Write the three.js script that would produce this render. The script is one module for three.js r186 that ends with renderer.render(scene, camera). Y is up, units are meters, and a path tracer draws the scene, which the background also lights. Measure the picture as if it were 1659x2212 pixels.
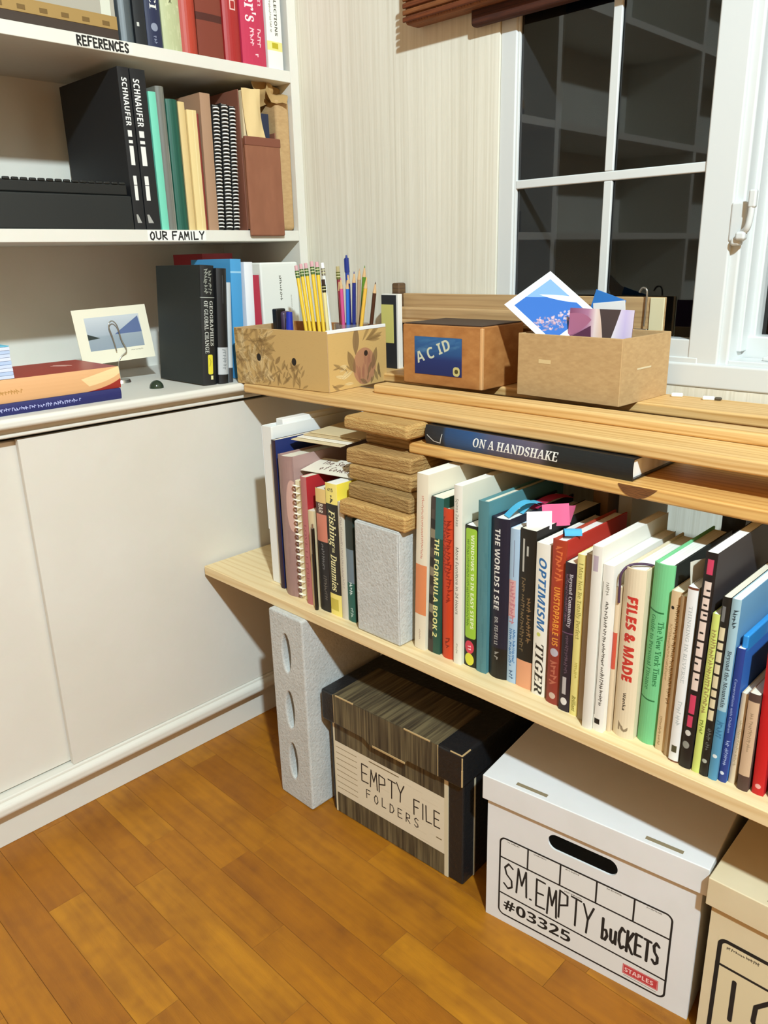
import * as THREE from 'three';
import { RoundedBoxGeometry } from 'three/addons/geometries/RoundedBoxGeometry.js';
import { mergeGeometries } from 'three/addons/utils/BufferGeometryUtils.js';

// ---------------------------------------------------------------- camera, light, exposure
const scene = new THREE.Scene();
scene.background = new THREE.Color(0x05070a);                       // night outside the window
const camera = new THREE.PerspectiveCamera(2 * Math.atan(1106 / 1684.9) * 180 / Math.PI, 1659 / 2212, 0.05, 30);
camera.position.set(1.29955, 1.00003, 1.19188);
{
  const right = new THREE.Vector3(0.71663566, -0.02437642, -0.69702161), up = new THREE.Vector3(-0.20009898, 0.95018868, -0.23895998), back = new THREE.Vector3(0.66812703, 0.31072056, 0.67606139);
  camera.quaternion.setFromRotationMatrix(new THREE.Matrix4().makeBasis(right, up, back));
}
const renderer = new THREE.WebGLRenderer();
renderer.toneMapping = THREE.LinearToneMapping;
renderer.toneMappingExposure = 0.2;
renderer.shadowMap.enabled = true;
const LAMP = [2.34, 2.6, 1.62], LAMP_POWER = 178, LAMP_COLOR = new THREE.Color(0.75, 0.925, 1.0);

// ---------------------------------------------------------------- helpers
let seed = 7;
const rnd = () => { seed = (seed + 0x6d2b79f5) | 0; let t = Math.imul(seed ^ (seed >>> 15), 1 | seed); t = (t + Math.imul(t ^ (t >>> 7), 61 | t)) ^ t; return ((t ^ (t >>> 14)) >>> 0) / 4294967296; };
const rr = (a, b) => a + (b - a) * rnd();
const D = Math.PI / 180;
const used = new Map();
const numbered = (n) => { const k = used.get(n) || 0; used.set(n, k + 1); return k ? n + '_' + String(k).padStart(3, '0') : n; };
const mesh = (name, g, m, parent) => { const o = new THREE.Mesh(g, m); o.name = parent ? name : numbered(name); o.castShadow = o.receiveShadow = true; (parent || scene).add(o); return o; };
const part = (name, g, m, parent, [x, y, z] = [0, 0, 0], [a, b, c] = [0, 0, 0]) => { const o = mesh(name, g, m, parent); o.position.set(x, y, z); o.rotation.set(a, b, c); return o; };
const thing = (name, label, category, [x, y, z] = [0, 0, 0], turn = 0, group) => { const o = new THREE.Group(); o.name = numbered(name); o.position.set(x, y, z); o.rotation.y = turn; o.userData = { label, category }; if (group) o.userData.group = group; scene.add(o); return o; };
const tag = (o, label, category, group) => { o.userData = { label, category }; if (group) o.userData.group = group; return o; };
const struct = (name, g, m, parent) => { const o = mesh(name, g, m, parent); if (!parent) o.userData.kind = 'structure'; return o; };
// box between two corners, optionally rounded; uv in metres, u along x (or along the axis given)
function uvm(g, along = 'x', k = 1) {
  if (g.index) g = g.toNonIndexed();
  const p = g.attributes.position, n = g.attributes.normal, uv = new Float32Array(p.count * 2);
  for (let i = 0; i < p.count; i++) {
    const P = [p.getX(i), p.getY(i), p.getZ(i)], N = [Math.abs(n.getX(i)), Math.abs(n.getY(i)), Math.abs(n.getZ(i))];
    const ax = N[0] > N[1] && N[0] > N[2] ? 0 : N[1] > N[2] ? 1 : 2;
    let [a, b] = ax === 0 ? [2, 1] : ax === 1 ? [0, 2] : [0, 1];
    const w = { x: 0, y: 1, z: 2 }[along];
    if (b === w) [a, b] = [b, a];
    uv[2 * i] = P[a] * k; uv[2 * i + 1] = P[b] * k;
  }
  g.setAttribute('uv', new THREE.BufferAttribute(uv, 2));
  return g;
}
function bx(x0, y0, z0, x1, y1, z1, r = 0, along = 'x', seg = 2) {
  const w = x1 - x0, h = y1 - y0, d = z1 - z0;
  const g = r ? new RoundedBoxGeometry(w, h, d, seg, Math.min(r, w / 2.01, h / 2.01, d / 2.01)) : new THREE.BoxGeometry(w, h, d).toNonIndexed();
  g.translate((x0 + x1) / 2, (y0 + y1) / 2, (z0 + z1) / 2);
  return uvm(g, along);
}
const merge = (...gs) => mergeGeometries(gs.map((g) => (g.index ? g.toNonIndexed() : g)).map((g) => { const o = new THREE.BufferGeometry(); for (const k of ['position', 'normal', 'uv']) o.setAttribute(k, g.attributes[k]); return o; }));
const tube = (pts, r, seg = 40, rad = 6) => new THREE.TubeGeometry(new THREE.CatmullRomCurve3(pts.map((p) => new THREE.Vector3(...p))), seg, r, rad);
const rod = (a, b, r0, r1 = r0, n = 8) => {
  const A = new THREE.Vector3(...a), B = new THREE.Vector3(...b), d = B.clone().sub(A), g = new THREE.CylinderGeometry(r1, r0, d.length(), n);
  g.translate(0, d.length() / 2, 0); g.applyQuaternion(new THREE.Quaternion().setFromUnitVectors(new THREE.Vector3(0, 1, 0), d.normalize())); g.translate(...a); return g;
};

// ---------------------------------------------------------------- noise and textures
const P = Array.from({ length: 512 }, () => rnd());
const h2 = (x, y, px) => P[(((x % px) + px) % px * 37 + y * 91 + 1000 * 7) & 511];
function vnoise(x, y, px, py) {
  const xi = Math.floor(x), yi = Math.floor(y), fx = x - xi, fy = y - yi, s = (t) => t * t * (3 - 2 * t), m = (a, p) => ((a % p) + p) % p;
  const H = (a, b) => P[(m(a, px) * 73 + m(b, py) * 151 + 17) & 511];
  const u = s(fx), v = s(fy);
  return (H(xi, yi) * (1 - u) + H(xi + 1, yi) * u) * (1 - v) + (H(xi, yi + 1) * (1 - u) + H(xi + 1, yi + 1) * u) * v;
}
function fbm(u, v, fu, fv, oct = 4) { let s = 0, a = 0.5, t = 0; for (let o = 0; o < oct; o++) { s += a * vnoise(u * fu, v * fv, fu, fv); t += a; a *= 0.55; fu *= 2; fv *= 2; } return s / t; }
function dataTex(W, H, f, srgb = true, rep = [1, 1]) {
  const d = new Uint8Array(W * H * 4);
  for (let y = 0; y < H; y++) for (let x = 0; x < W; x++) { const c = f(x / W, y / H), i = 4 * (y * W + x); const a = typeof c === 'number' ? [c, c, c] : c; for (let k = 0; k < 3; k++) d[i + k] = Math.max(0, Math.min(255, a[k])); d[i + 3] = 255; }
  const t = new THREE.DataTexture(d, W, H); t.magFilter = THREE.LinearFilter; t.minFilter = THREE.LinearMipmapLinearFilter; t.generateMipmaps = true; t.wrapS = t.wrapT = THREE.RepeatWrapping; t.repeat.set(...rep);
  if (srgb) t.colorSpace = THREE.SRGBColorSpace; t.needsUpdate = true; return t;
}
const mix = (a, b, t) => a.map((v, i) => v + (b[i] - v) * t);
// pine: streaks along u, growth rings bending round the odd knot
function pine(base, dark, amt, rep) {
  return dataTex(512, 512, (u, v) => {
    const w = fbm(u, v, 2, 4, 3) * 0.35, ring = 0.5 + 0.5 * Math.sin((v * 14 + w * 9) * Math.PI * 2), fine = fbm(u, v, 6, 128, 2), patch = fbm(u, v, 3, 6, 3);
    return mix(base, dark, Math.min(1, amt * (0.45 * ring ** 3 + 0.45 * fine + 0.5 * (patch - 0.3))));
  }, true, rep);
}
const MAT = (o) => new THREE.MeshStandardMaterial({ roughness: 0.7, ...o });
const cache = new Map();
const col = (c, roughness = 0.62) => { const k = c + '|' + roughness; if (!cache.has(k)) cache.set(k, MAT({ color: c, roughness })); return cache.get(k); };
const noiseBump = dataTex(256, 256, (u, v) => 255 * fbm(u, v, 16, 16, 4), false);
const rep = (t, a, b) => { const c = t.clone(); c.repeat.set(a, b); c.needsUpdate = true; return c; };

const M = {
  paint: MAT({ map: dataTex(256, 256, (u, v) => mix([228, 224, 214], [220, 215, 203], fbm(u, v, 6, 6, 4)), true, [1.5, 1.5]), roughness: 0.5, bumpMap: rep(noiseBump, 4, 4), bumpScale: 0.0003 }),
  door: MAT({ map: dataTex(256, 256, (u, v) => mix([224, 218, 208], [214, 207, 194], fbm(u, v, 5, 5, 5)), true, [1.2, 1.2]), roughness: 0.55, bumpMap: rep(noiseBump, 5, 5), bumpScale: 0.0003 }),
  wall: MAT({ map: dataTex(1024, 256, (u, v) => { const s = fbm(u, v, 128, 1, 3), b = fbm(u, v, 12, 1, 2), f = fbm(u, v, 200, 24, 2); return mix([236, 231, 215], [205, 197, 176], 0.6 * s * s + 0.5 * Math.max(0, b - 0.45) + 0.2 * (f - 0.3)); }, true, [2.2, 1.3]), roughness: 0.9, bumpMap: dataTex(1024, 64, (u, v) => 255 * fbm(u, v, 128, 2, 3), false, [2.2, 1.3]), bumpScale: 0.0003 }),
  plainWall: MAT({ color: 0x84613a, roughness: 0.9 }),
  ceiling: MAT({ color: 0xb5a184, roughness: 0.95 }),
  vinyl: MAT({ color: 0xd6d8d6, roughness: 0.35 }),
  bench: MAT({ map: pine([236, 200, 140], [186, 133, 66], 0.75, [1.4, 6]), roughness: 0.55 }),
  benchLow: MAT({ map: pine([234, 190, 118], [180, 118, 52], 0.8, [1.4, 6]), roughness: 0.5 }),
  plank: MAT({ map: pine([240, 218, 172], [214, 178, 122], 0.7, [1.1, 4]), roughness: 0.6 }),
  block: [0, 1, 2].map((k) => MAT({ map: pine([[205, 168, 108], [214, 178, 112], [184, 150, 96]][k], [[136, 96, 46], [168, 120, 62], [118, 88, 44]][k], 0.95, [9, 13]), roughness: 0.8, bumpMap: rep(noiseBump, 20, 60), bumpScale: 0.0015 })),
  concrete: MAT({ map: dataTex(512, 512, (u, v) => mix([206, 206, 202], [166, 166, 161], 0.4 * fbm(u, v, 8, 8, 4) + 0.6 * Math.max(0, fbm(u, v, 90, 90, 3) - 0.35)), true, [4, 4]), roughness: 0.95, bumpMap: dataTex(512, 512, (u, v) => 255 * (0.6 * fbm(u, v, 80, 80, 3) + 0.4 * fbm(u, v, 12, 12, 3)), false, [4, 4]), bumpScale: 0.0014 }),
  kraft: MAT({ map: dataTex(256, 256, (u, v) => mix([201, 166, 118], [178, 142, 96], fbm(u, v, 24, 60, 4)), true, [5, 5]), roughness: 0.85 }),
  kraftOrange: MAT({ map: dataTex(256, 256, (u, v) => mix([196, 138, 78], [160, 100, 48], fbm(u, v, 10, 18, 4)), true, [6, 6]), roughness: 0.6 }),
  woodTan: MAT({ map: pine([198, 164, 118], [150, 114, 74], 0.55, [2, 8]), roughness: 0.45 }),
  woodDark: MAT({ map: pine([110, 82, 52], [64, 44, 28], 0.8, [6, 8]), roughness: 0.6 }),
  whiteBoard: MAT({ map: dataTex(128, 128, (u, v) => mix([232, 232, 232], [222, 221, 218], fbm(u, v, 6, 6, 4)), true, [3, 3]), roughness: 0.75 }),
  creamBoard: MAT({ map: dataTex(128, 128, (u, v) => mix([226, 212, 178], [212, 194, 156], fbm(u, v, 6, 6, 4)), true, [3, 3]), roughness: 0.8 }),
  blackLeather: MAT({ color: 0x191a1c, roughness: 0.4, bumpMap: rep(noiseBump, 12, 12), bumpScale: 0.0008 }),
  faux: MAT({ map: dataTex(512, 512, (u, v) => { const s = fbm(u, v, 90, 3, 4), b = fbm(u, v, 8, 3, 3); return mix([112, 99, 70], [46, 37, 26], Math.min(1, Math.max(0, 1.7 * (s - 0.3) + 0.8 * (b - 0.5)))); }, true, [3.2, 3.2]), roughness: 0.6 }),
  kraftEdge: MAT({ color: 0xb79a6a, roughness: 0.85 }),
  bamboo: MAT({ map: dataTex(256, 512, (u, v) => { const s = (v * 40) % 1, e = s < 0.12 ? 0.55 : 0; return mix([150, 92, 44], [84, 44, 20], Math.min(1, e + 0.7 * fbm(u, v, 10, 80, 3))); }, true, [4, 4]), roughness: 0.75 }),
  glass: new THREE.MeshPhysicalMaterial({ color: 0xffffff, transmission: 1, thickness: 0, roughness: 0.02, ior: 1.62 }),
  clear: new THREE.MeshPhysicalMaterial({ color: 0xf4f4f2, transmission: 0.92, thickness: 0, roughness: 0.12, ior: 1.45 }),
  metal: MAT({ color: 0xb9b4a8, metalness: 0.9, roughness: 0.3 }),
  brass: MAT({ color: 0xb08a4a, metalness: 0.85, roughness: 0.35 }),
  pages: MAT({ map: dataTex(128, 4, (u, v) => mix([240, 233, 215], [214, 203, 178], P[Math.floor(u * 128) * 3 & 511] ** 2), true, [1, 1]), roughness: 0.9 }),
  pagesWhite: MAT({ map: dataTex(128, 4, (u, v) => mix([246, 244, 238], [224, 219, 208], P[Math.floor(u * 128) * 5 & 511] ** 2), true, [1, 1]), roughness: 0.9 }),
  lampGlass: MAT({ color: 0xffffff, emissive: LAMP_COLOR.clone(), emissiveIntensity: 3, roughness: 0.4 }),
};

// print atlas: lettering and printed faces
class Atlas {
  constructor(W, H) { this.c = document.createElement('canvas'); this.c.width = W; this.c.height = H; this.x = this.c.getContext('2d'); this.W = W; this.H = H; this.cx = 0; this.cy = 0; this.row = 0; this.m = null; this.rough = 0.55; }
  add(w, h, draw) {                                                  // w, h in pixels
    w = Math.round(w); h = Math.round(h);
    if (this.cx + w + 4 > this.W) { this.cx = 0; this.cy += this.row + 4; this.row = 0; }
    if (this.cy + h > this.H) { const c = document.createElement('canvas'); c.width = this.W; c.height = this.H; this.c = c; this.x = c.getContext('2d'); this.cx = this.cy = this.row = 0; this.m = null; this.material(this.rough); }
    const X = this.cx, Y = this.cy, c = this.x; this.cx += w + 4; this.row = Math.max(this.row, h);
    c.save(); c.beginPath(); c.rect(X, Y, w, h); c.clip(); c.translate(X, Y); draw(c, w, h); c.restore();
    return [(X + 0.7) / this.W, 1 - (Y + h - 0.7) / this.H, (X + w - 0.7) / this.W, 1 - (Y + 0.7) / this.H];
  }
  material(rough) { this.rough = rough; if (!this.m) { const t = new THREE.CanvasTexture(this.c); t.colorSpace = THREE.SRGBColorSpace; t.anisotropy = 8; this.m = MAT({ map: t, roughness: rough }); } return this.m; }
}
const spineAtlas = new Atlas(2048, 2048), boxAtlas = new Atlas(2048, 2048);
spineAtlas.material(0.5); boxAtlas.material(0.75);
// hand lettering: strokes in a unit box, y down
const GL = {
  A: [[0, 1, .5, 0, 1, 1], [.2, .62, .82, .62]], B: [[0, 0, 0, 1, .7, .95, .8, .7, .55, .5, 0, .48], [0, 0, .6, .05, .72, .25, .5, .48]], C: [[.95, .12, .5, 0, .1, .3, .08, .7, .45, 1, .95, .86]], D: [[0, 0, 0, 1, .6, .9, .95, .5, .6, .08, 0, 0]],
  E: [[.9, .02, 0, 0, .02, 1, .95, .98], [0, .5, .75, .48]], F: [[.95, 0, 0, .02, .02, 1], [0, .48, .75, .45]], G: [[.9, .1, .4, 0, .05, .45, .3, .95, .9, .9, .9, .55, .55, .55]], H: [[0, 0, 0, 1], [1, 0, 1, 1], [0, .5, 1, .48]], I: [[.5, 0, .5, 1]], J: [[.8, 0, .8, .8, .4, 1, .05, .8]],
  K: [[0, 0, 0, 1], [.9, 0, .05, .55, .95, 1]], L: [[0, 0, .02, 1, .9, .97]], M: [[0, 1, .12, 0, .5, .62, .88, 0, 1, 1]], N: [[0, 1, 0, 0, 1, 1, 1, 0]], O: [[.5, 0, .08, .35, .15, .85, .55, 1, .95, .65, .85, .15, .5, 0]], P: [[0, 1, 0, 0, .8, .08, .85, .42, .05, .55]],
  R: [[0, 1, 0, 0, .8, .1, .78, .42, .05, .52, .9, 1]], S: [[.9, .12, .5, 0, .12, .2, .3, .45, .8, .62, .85, .88, .45, 1, .05, .86]], T: [[0, 0, 1, .02], [.5, 0, .5, 1]], U: [[0, 0, .05, .8, .45, 1, .9, .8, .95, 0]], V: [[0, 0, .5, 1, 1, 0]], Y: [[0, 0, .5, .5, 1, 0], [.5, .5, .42, 1]],
  '.': [[.1, 1, .35, 1]], b: [[0, 0, 0, 1], [0, .55, .6, .5, .85, .75, .5, 1, 0, .95]], u: [[0, .4, .05, .9, .4, 1, .8, .85, .85, .4, .88, 1]], h: [[0, 0, 0, 1], [0, .6, .45, .45, .75, .6, .75, 1]], e: [[.05, .7, .8, .68, .6, .42, .15, .5, .08, .85, .45, 1, .85, .9]], c: [[.85, .5, .4, .4, .08, .7, .4, 1, .85, .9]], r: [[0, .4, 0, 1], [0, .6, .3, .42, .7, .45]], o: [[.4, .42, .08, .7, .4, 1, .8, .7, .4, .42]], f: [[.9, .05, .5, .1, .4, 1], [.1, .45, .8, .42]], k: [[0, 0, 0, 1], [.7, .45, .05, .72, .75, 1]], i: [[.4, .45, .4, 1], [.38, .2, .42, .24]], n: [[0, .42, 0, 1], [0, .6, .45, .44, .75, .6, .75, 1]], g: [[.75, .45, .3, .42, .08, .65, .35, .9, .75, .8, .75, .45, .72, 1.2, .3, 1.3]],
};
function hand(c, s, x, y, w, h, lw, color = '#1c1714', gap = 0.28, jitter = 0.05) {       // letters along a line, width w each
  c.strokeStyle = color; c.lineCap = c.lineJoin = 'round'; c.lineWidth = lw;
  for (const ch of s) {
    if (ch === ' ') { x += w * 0.8; continue; }
    const ww = ch === 'I' || ch === 'i' || ch === '.' ? w * 0.45 : w;
    const oy = rr(-jitter, jitter) * h, sl = rr(-jitter, jitter);
    for (const st of GL[ch] || []) { c.beginPath(); for (let i = 0; i < st.length; i += 2) c[i ? 'lineTo' : 'moveTo'](x + (st[i] + sl * (1 - st[i + 1])) * ww, y + oy + st[i + 1] * h); c.stroke(); }
    x += ww + w * gap;
  }
}
// lettering that runs down a spine (top of the letters to the right)
function vtext(c, s, x, y, px, color, font = 'sans-serif', weight = 'bold', len = 0, italic = '') {
  c.save(); c.translate(x, y); c.rotate(Math.PI / 2); c.font = `${italic} ${weight} ${px}px ${font}`; c.fillStyle = color; c.textBaseline = 'middle';
  const w = c.measureText(s).width; if (len) c.scale(len / w, 1);
  c.fillText(s, 0, 0); c.restore();
}
function scrawl(c, x, y, len, px, color, dense = 1) {               // small print that cannot be read in the photograph
  c.strokeStyle = color; c.lineWidth = Math.max(1, px * 0.17); c.lineCap = 'round';
  let t = 0;
  while (t < len) { const wl = rr(2, 6) * px * 0.6; for (let q = 0; q < wl && t + q < len; q += px * 0.55) { c.beginPath(); const a = x + rr(-0.4, -0.1) * px, b = x + rr(0.1, 0.45) * px; c.moveTo(a, y + t + q); c.lineTo(b, y + t + q + rr(-0.15, 0.15) * px); c.lineTo(b - rr(0, 0.5) * px, y + t + q + rr(0.2, 0.4) * px); c.stroke(); } t += wl + px * 0.5 / dense; }
}
const fill = (c, w, h, color) => { c.fillStyle = color; c.fillRect(0, 0, w, h); };
const SPX = 2600;                                                    // spine print, pixels a metre
function spineGeo(w, h, bulge, t, rect, seg = 8) {                   // closed curved strip; the outer face carries the print
  const [u0, v0, u1, v1] = rect, pos = [], uv = [], N = seg, f = (i) => { const s = i / N * 2 - 1; return [s * w / 2, bulge * (1 - s * s)]; };
  const q = (a, b, c, d, ta, tb, tc, td) => { pos.push(...a, ...b, ...c, ...a, ...c, ...d); uv.push(...ta, ...tb, ...tc, ...ta, ...tc, ...td); };
  const um = (i) => u0 + (u1 - u0) * i / N;
  for (let i = 0; i < N; i++) {
    const [xa, za] = f(i), [xb, zb] = f(i + 1);
    q([xa, 0, za], [xb, 0, zb], [xb, h, zb], [xa, h, za], [um(i), v0], [um(i + 1), v0], [um(i + 1), v1], [um(i), v1]);
    q([xb, 0, zb - t], [xa, 0, za - t], [xa, h, za - t], [xb, h, zb - t], [um(i), v1], [um(i), v1], [um(i), v1], [um(i), v1]);
    q([xa, h, za], [xb, h, zb], [xb, h, zb - t], [xa, h, za - t], [um(i), v1], [um(i + 1), v1], [um(i + 1), v1], [um(i), v1]);
    q([xa, 0, za - t], [xb, 0, zb - t], [xb, 0, zb], [xa, 0, za], [um(i), v0], [um(i + 1), v0], [um(i + 1), v0], [um(i), v0]);
  }
  for (const [i, s] of [[0, -1], [N, 1]]) { const [x, z] = f(i); const A = [x, 0, z], B = [x, 0, z - t], Cc = [x, h, z - t], Dd = [x, h, z], u = um(i), T = [[u, v0], [u, v0], [u, v1], [u, v1]]; s > 0 ? q(A, B, Cc, Dd, ...T) : q(B, A, Dd, Cc, ...T); }
  const g = new THREE.BufferGeometry(); g.setAttribute('position', new THREE.Float32BufferAttribute(pos, 3)); g.setAttribute('uv', new THREE.Float32BufferAttribute(uv, 2)); g.computeVertexNormals(); return g;
}
// a book: local origin at the foot of the spine, spine towards +z, pages towards -z
function book(o) {
  const { w, h, d, label, group, name = 'book', hard = false, cover = '#888', right, left, spine, bulge = hard ? 0.004 : 0.0012, white = false, pageColor } = o;
  const t = hard ? 0.0026 : 0.0007, inset = hard ? 0.0035 : 0.0008, b = thing(name, label, 'book', o.pos, o.turn || 0, group);
  const rect = spineAtlas.add(Math.max(20, w * SPX), h * SPX, (c, W, H) => { fill(c, W, H, typeof cover === 'string' ? cover : '#888'); if (spine) spine(c, W, H); });
  part('spine', spineGeo(w, h, bulge, t, rect), spineAtlas.m, b, [0, 0, -bulge]);
  part('front_cover', bx(w / 2 - t, 0, -d, w / 2, h, -bulge - t, t * 0.3, 'y', 1), col(right || cover), b);
  part('back_cover', bx(-w / 2, 0, -d, -w / 2 + t, h, -bulge - t, t * 0.3, 'y', 1), col(left || cover), b);
  const pg = new THREE.BoxGeometry(w - 2 * t - 0.0004, h - 2 * inset, d - inset - bulge - t - 0.0004); pg.translate(0, h / 2, -(d - inset + bulge + t) / 2);
  part('pages', pg, pageColor ? col(pageColor, 0.9) : white ? M.pagesWhite : M.pages, b);
  if (o.lean) lean(b, w, o.lean, o.turn || 0);
  return b;
}
function lean(b, w, deg, turn) {                                     // tilt about the lower corner on the side it leans to
  const a = deg * D, s = Math.sign(a), q = new THREE.Quaternion().setFromAxisAngle(new THREE.Vector3(0, 0, 1), -a), p = new THREE.Vector3(s * w / 2, 0, 0);
  const off = p.clone().sub(p.clone().applyQuaternion(q)), y = new THREE.Quaternion().setFromAxisAngle(new THREE.Vector3(0, 1, 0), turn);
  b.position.add(off.applyQuaternion(y)); b.quaternion.copy(y.multiply(q));
}
// a flat printed face: front (+z) shows the print, the body is thin card
function printed(name, w, h, t, rect, mat, parent, pos, rot, edge) {
  const g = new THREE.PlaneGeometry(w, h), uv = g.attributes.uv, [u0, v0, u1, v1] = rect;
  for (let i = 0; i < 4; i++) uv.setXY(i, uv.getX(i) ? u1 : u0, uv.getY(i) ? v1 : v0);
  g.translate(0, 0, t / 2);
  const bk = new THREE.BoxGeometry(w, h, t).toNonIndexed(), pos2 = [], nor2 = [], p = bk.attributes.position, n = bk.attributes.normal;
  for (let i = 0; i < p.count; i += 3) if (n.getZ(i) < 0.5) for (let k = 0; k < 3; k++) { pos2.push(p.getX(i + k), p.getY(i + k), p.getZ(i + k)); nor2.push(n.getX(i + k), n.getY(i + k), n.getZ(i + k)); }
  const e = new THREE.BufferGeometry(); e.setAttribute('position', new THREE.Float32BufferAttribute(pos2, 3)); e.setAttribute('normal', new THREE.Float32BufferAttribute(nor2, 3)); e.setAttribute('uv', new THREE.Float32BufferAttribute(pos2.filter((_, i) => i % 3 < 2).map((_, i) => (i % 2 ? (v0 + 0.002 * (v1 - v0)) : u0 + 0.002 * (u1 - u0))), 2));
  return part(name, merge(g, e), mat, parent, pos, rot);
}

// ---------------------------------------------------------------- the room
const X0 = -0.42, X1 = 3.9, Z1 = 3.0, H = 2.71, WX0 = 0.4187, WX1 = 1.262, WY0 = 0.797, WY1 = 1.92;
struct('wall_back', merge(bx(X0 - 0.1, 0, -0.14, WX0, H, 0), bx(WX1, 0, -0.14, X1 + 0.1, H, 0), bx(WX0, 0, -0.14, WX1, WY0, 0), bx(WX0, WY1, -0.14, WX1, H, 0)), M.wall);
struct('wall_left', bx(X0 - 0.1, 0, 0, X0, H, Z1), M.plainWall);
struct('wall_right', bx(X1, 0, 0, X1 + 0.1, H, Z1), M.plainWall);
struct('wall_front', bx(X0 - 0.1, 0, Z1, X1 + 0.1, H, Z1 + 0.1), M.plainWall);
struct('ceiling', bx(X0 - 0.1, H, -0.14, X1 + 0.1, H + 0.08, Z1 + 0.1), M.ceiling);
// strip floor: narrow boards along the window wall, each one a board of its own where the camera looks
{
  const tones = [[174, 111, 13], [167, 104, 10], [181, 119, 18], [160, 97, 8], [170, 107, 11], [177, 114, 15]];
  const mats = tones.map((t, k) => MAT({ map: dataTex(256, 256, (u, v) => { const g = fbm(u + k * 0.17, v, 4, 60, 3), p = fbm(u, v + k * 0.31, 5, 7, 4); return mix(t, [112, 62, 8], 0.6 * Math.max(0, g - 0.25) + 1.1 * Math.max(0, p - 0.48) + 0.35 * Math.max(0, fbm(u, v, 34, 34, 2) - 0.45)); }, true, [1.6, 1.6]), roughness: 0.5, bumpMap: rep(noiseBump, 8, 40), bumpScale: 0.0003 }));
  const floor = struct('floor', merge(bx(X0, -0.06, -0.02, X1, -0.012, Z1), bx(1.72, -0.012, -0.02, X1, 0, Z1), bx(X0, -0.012, 1.364, 1.72, 0, Z1)), MAT({ color: 0x9a5a0a, roughness: 0.45 }));
  const P0 = 0.4395 - 8 * 0.0615, W = 0.0615, fixed = { 13: [0.382], 11: [0.492], 9: [0.644], 10: [0.318], 14: [0.19] };
  for (let r = 0; r < 23; r++) {
    const z = P0 + r * W, ends = []; let x = -0.1 - rr(0, 0.3);
    if (fixed[r]) { for (let e = fixed[r][0]; e > -0.1; e -= rr(0.26, 0.4)) ends.unshift(e); x = fixed[r][0]; }
    for (; x < 1.72;) { x += rr(0.24, 0.46); ends.push(Math.min(x, 1.72)); }
    let a = -0.1;
    for (const e of ends) {
      if (e - a < 0.03) continue;
      const g = bx(a + 0.00012, -0.012, z + 0.00012, e - 0.00012, rr(-0.0002, 0.0001), z + W - 0.00012, 0.0005, 'x', 1), uv = g.attributes.uv, ou = rnd(), ov = rnd();
      for (let i = 0; i < uv.count; i++) uv.setXY(i, uv.getX(i) + ou, uv.getY(i) + ov);
      part('floor_board', g, mats[Math.floor(rnd() * 6)], floor); a = e;
    }
  }
}
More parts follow.
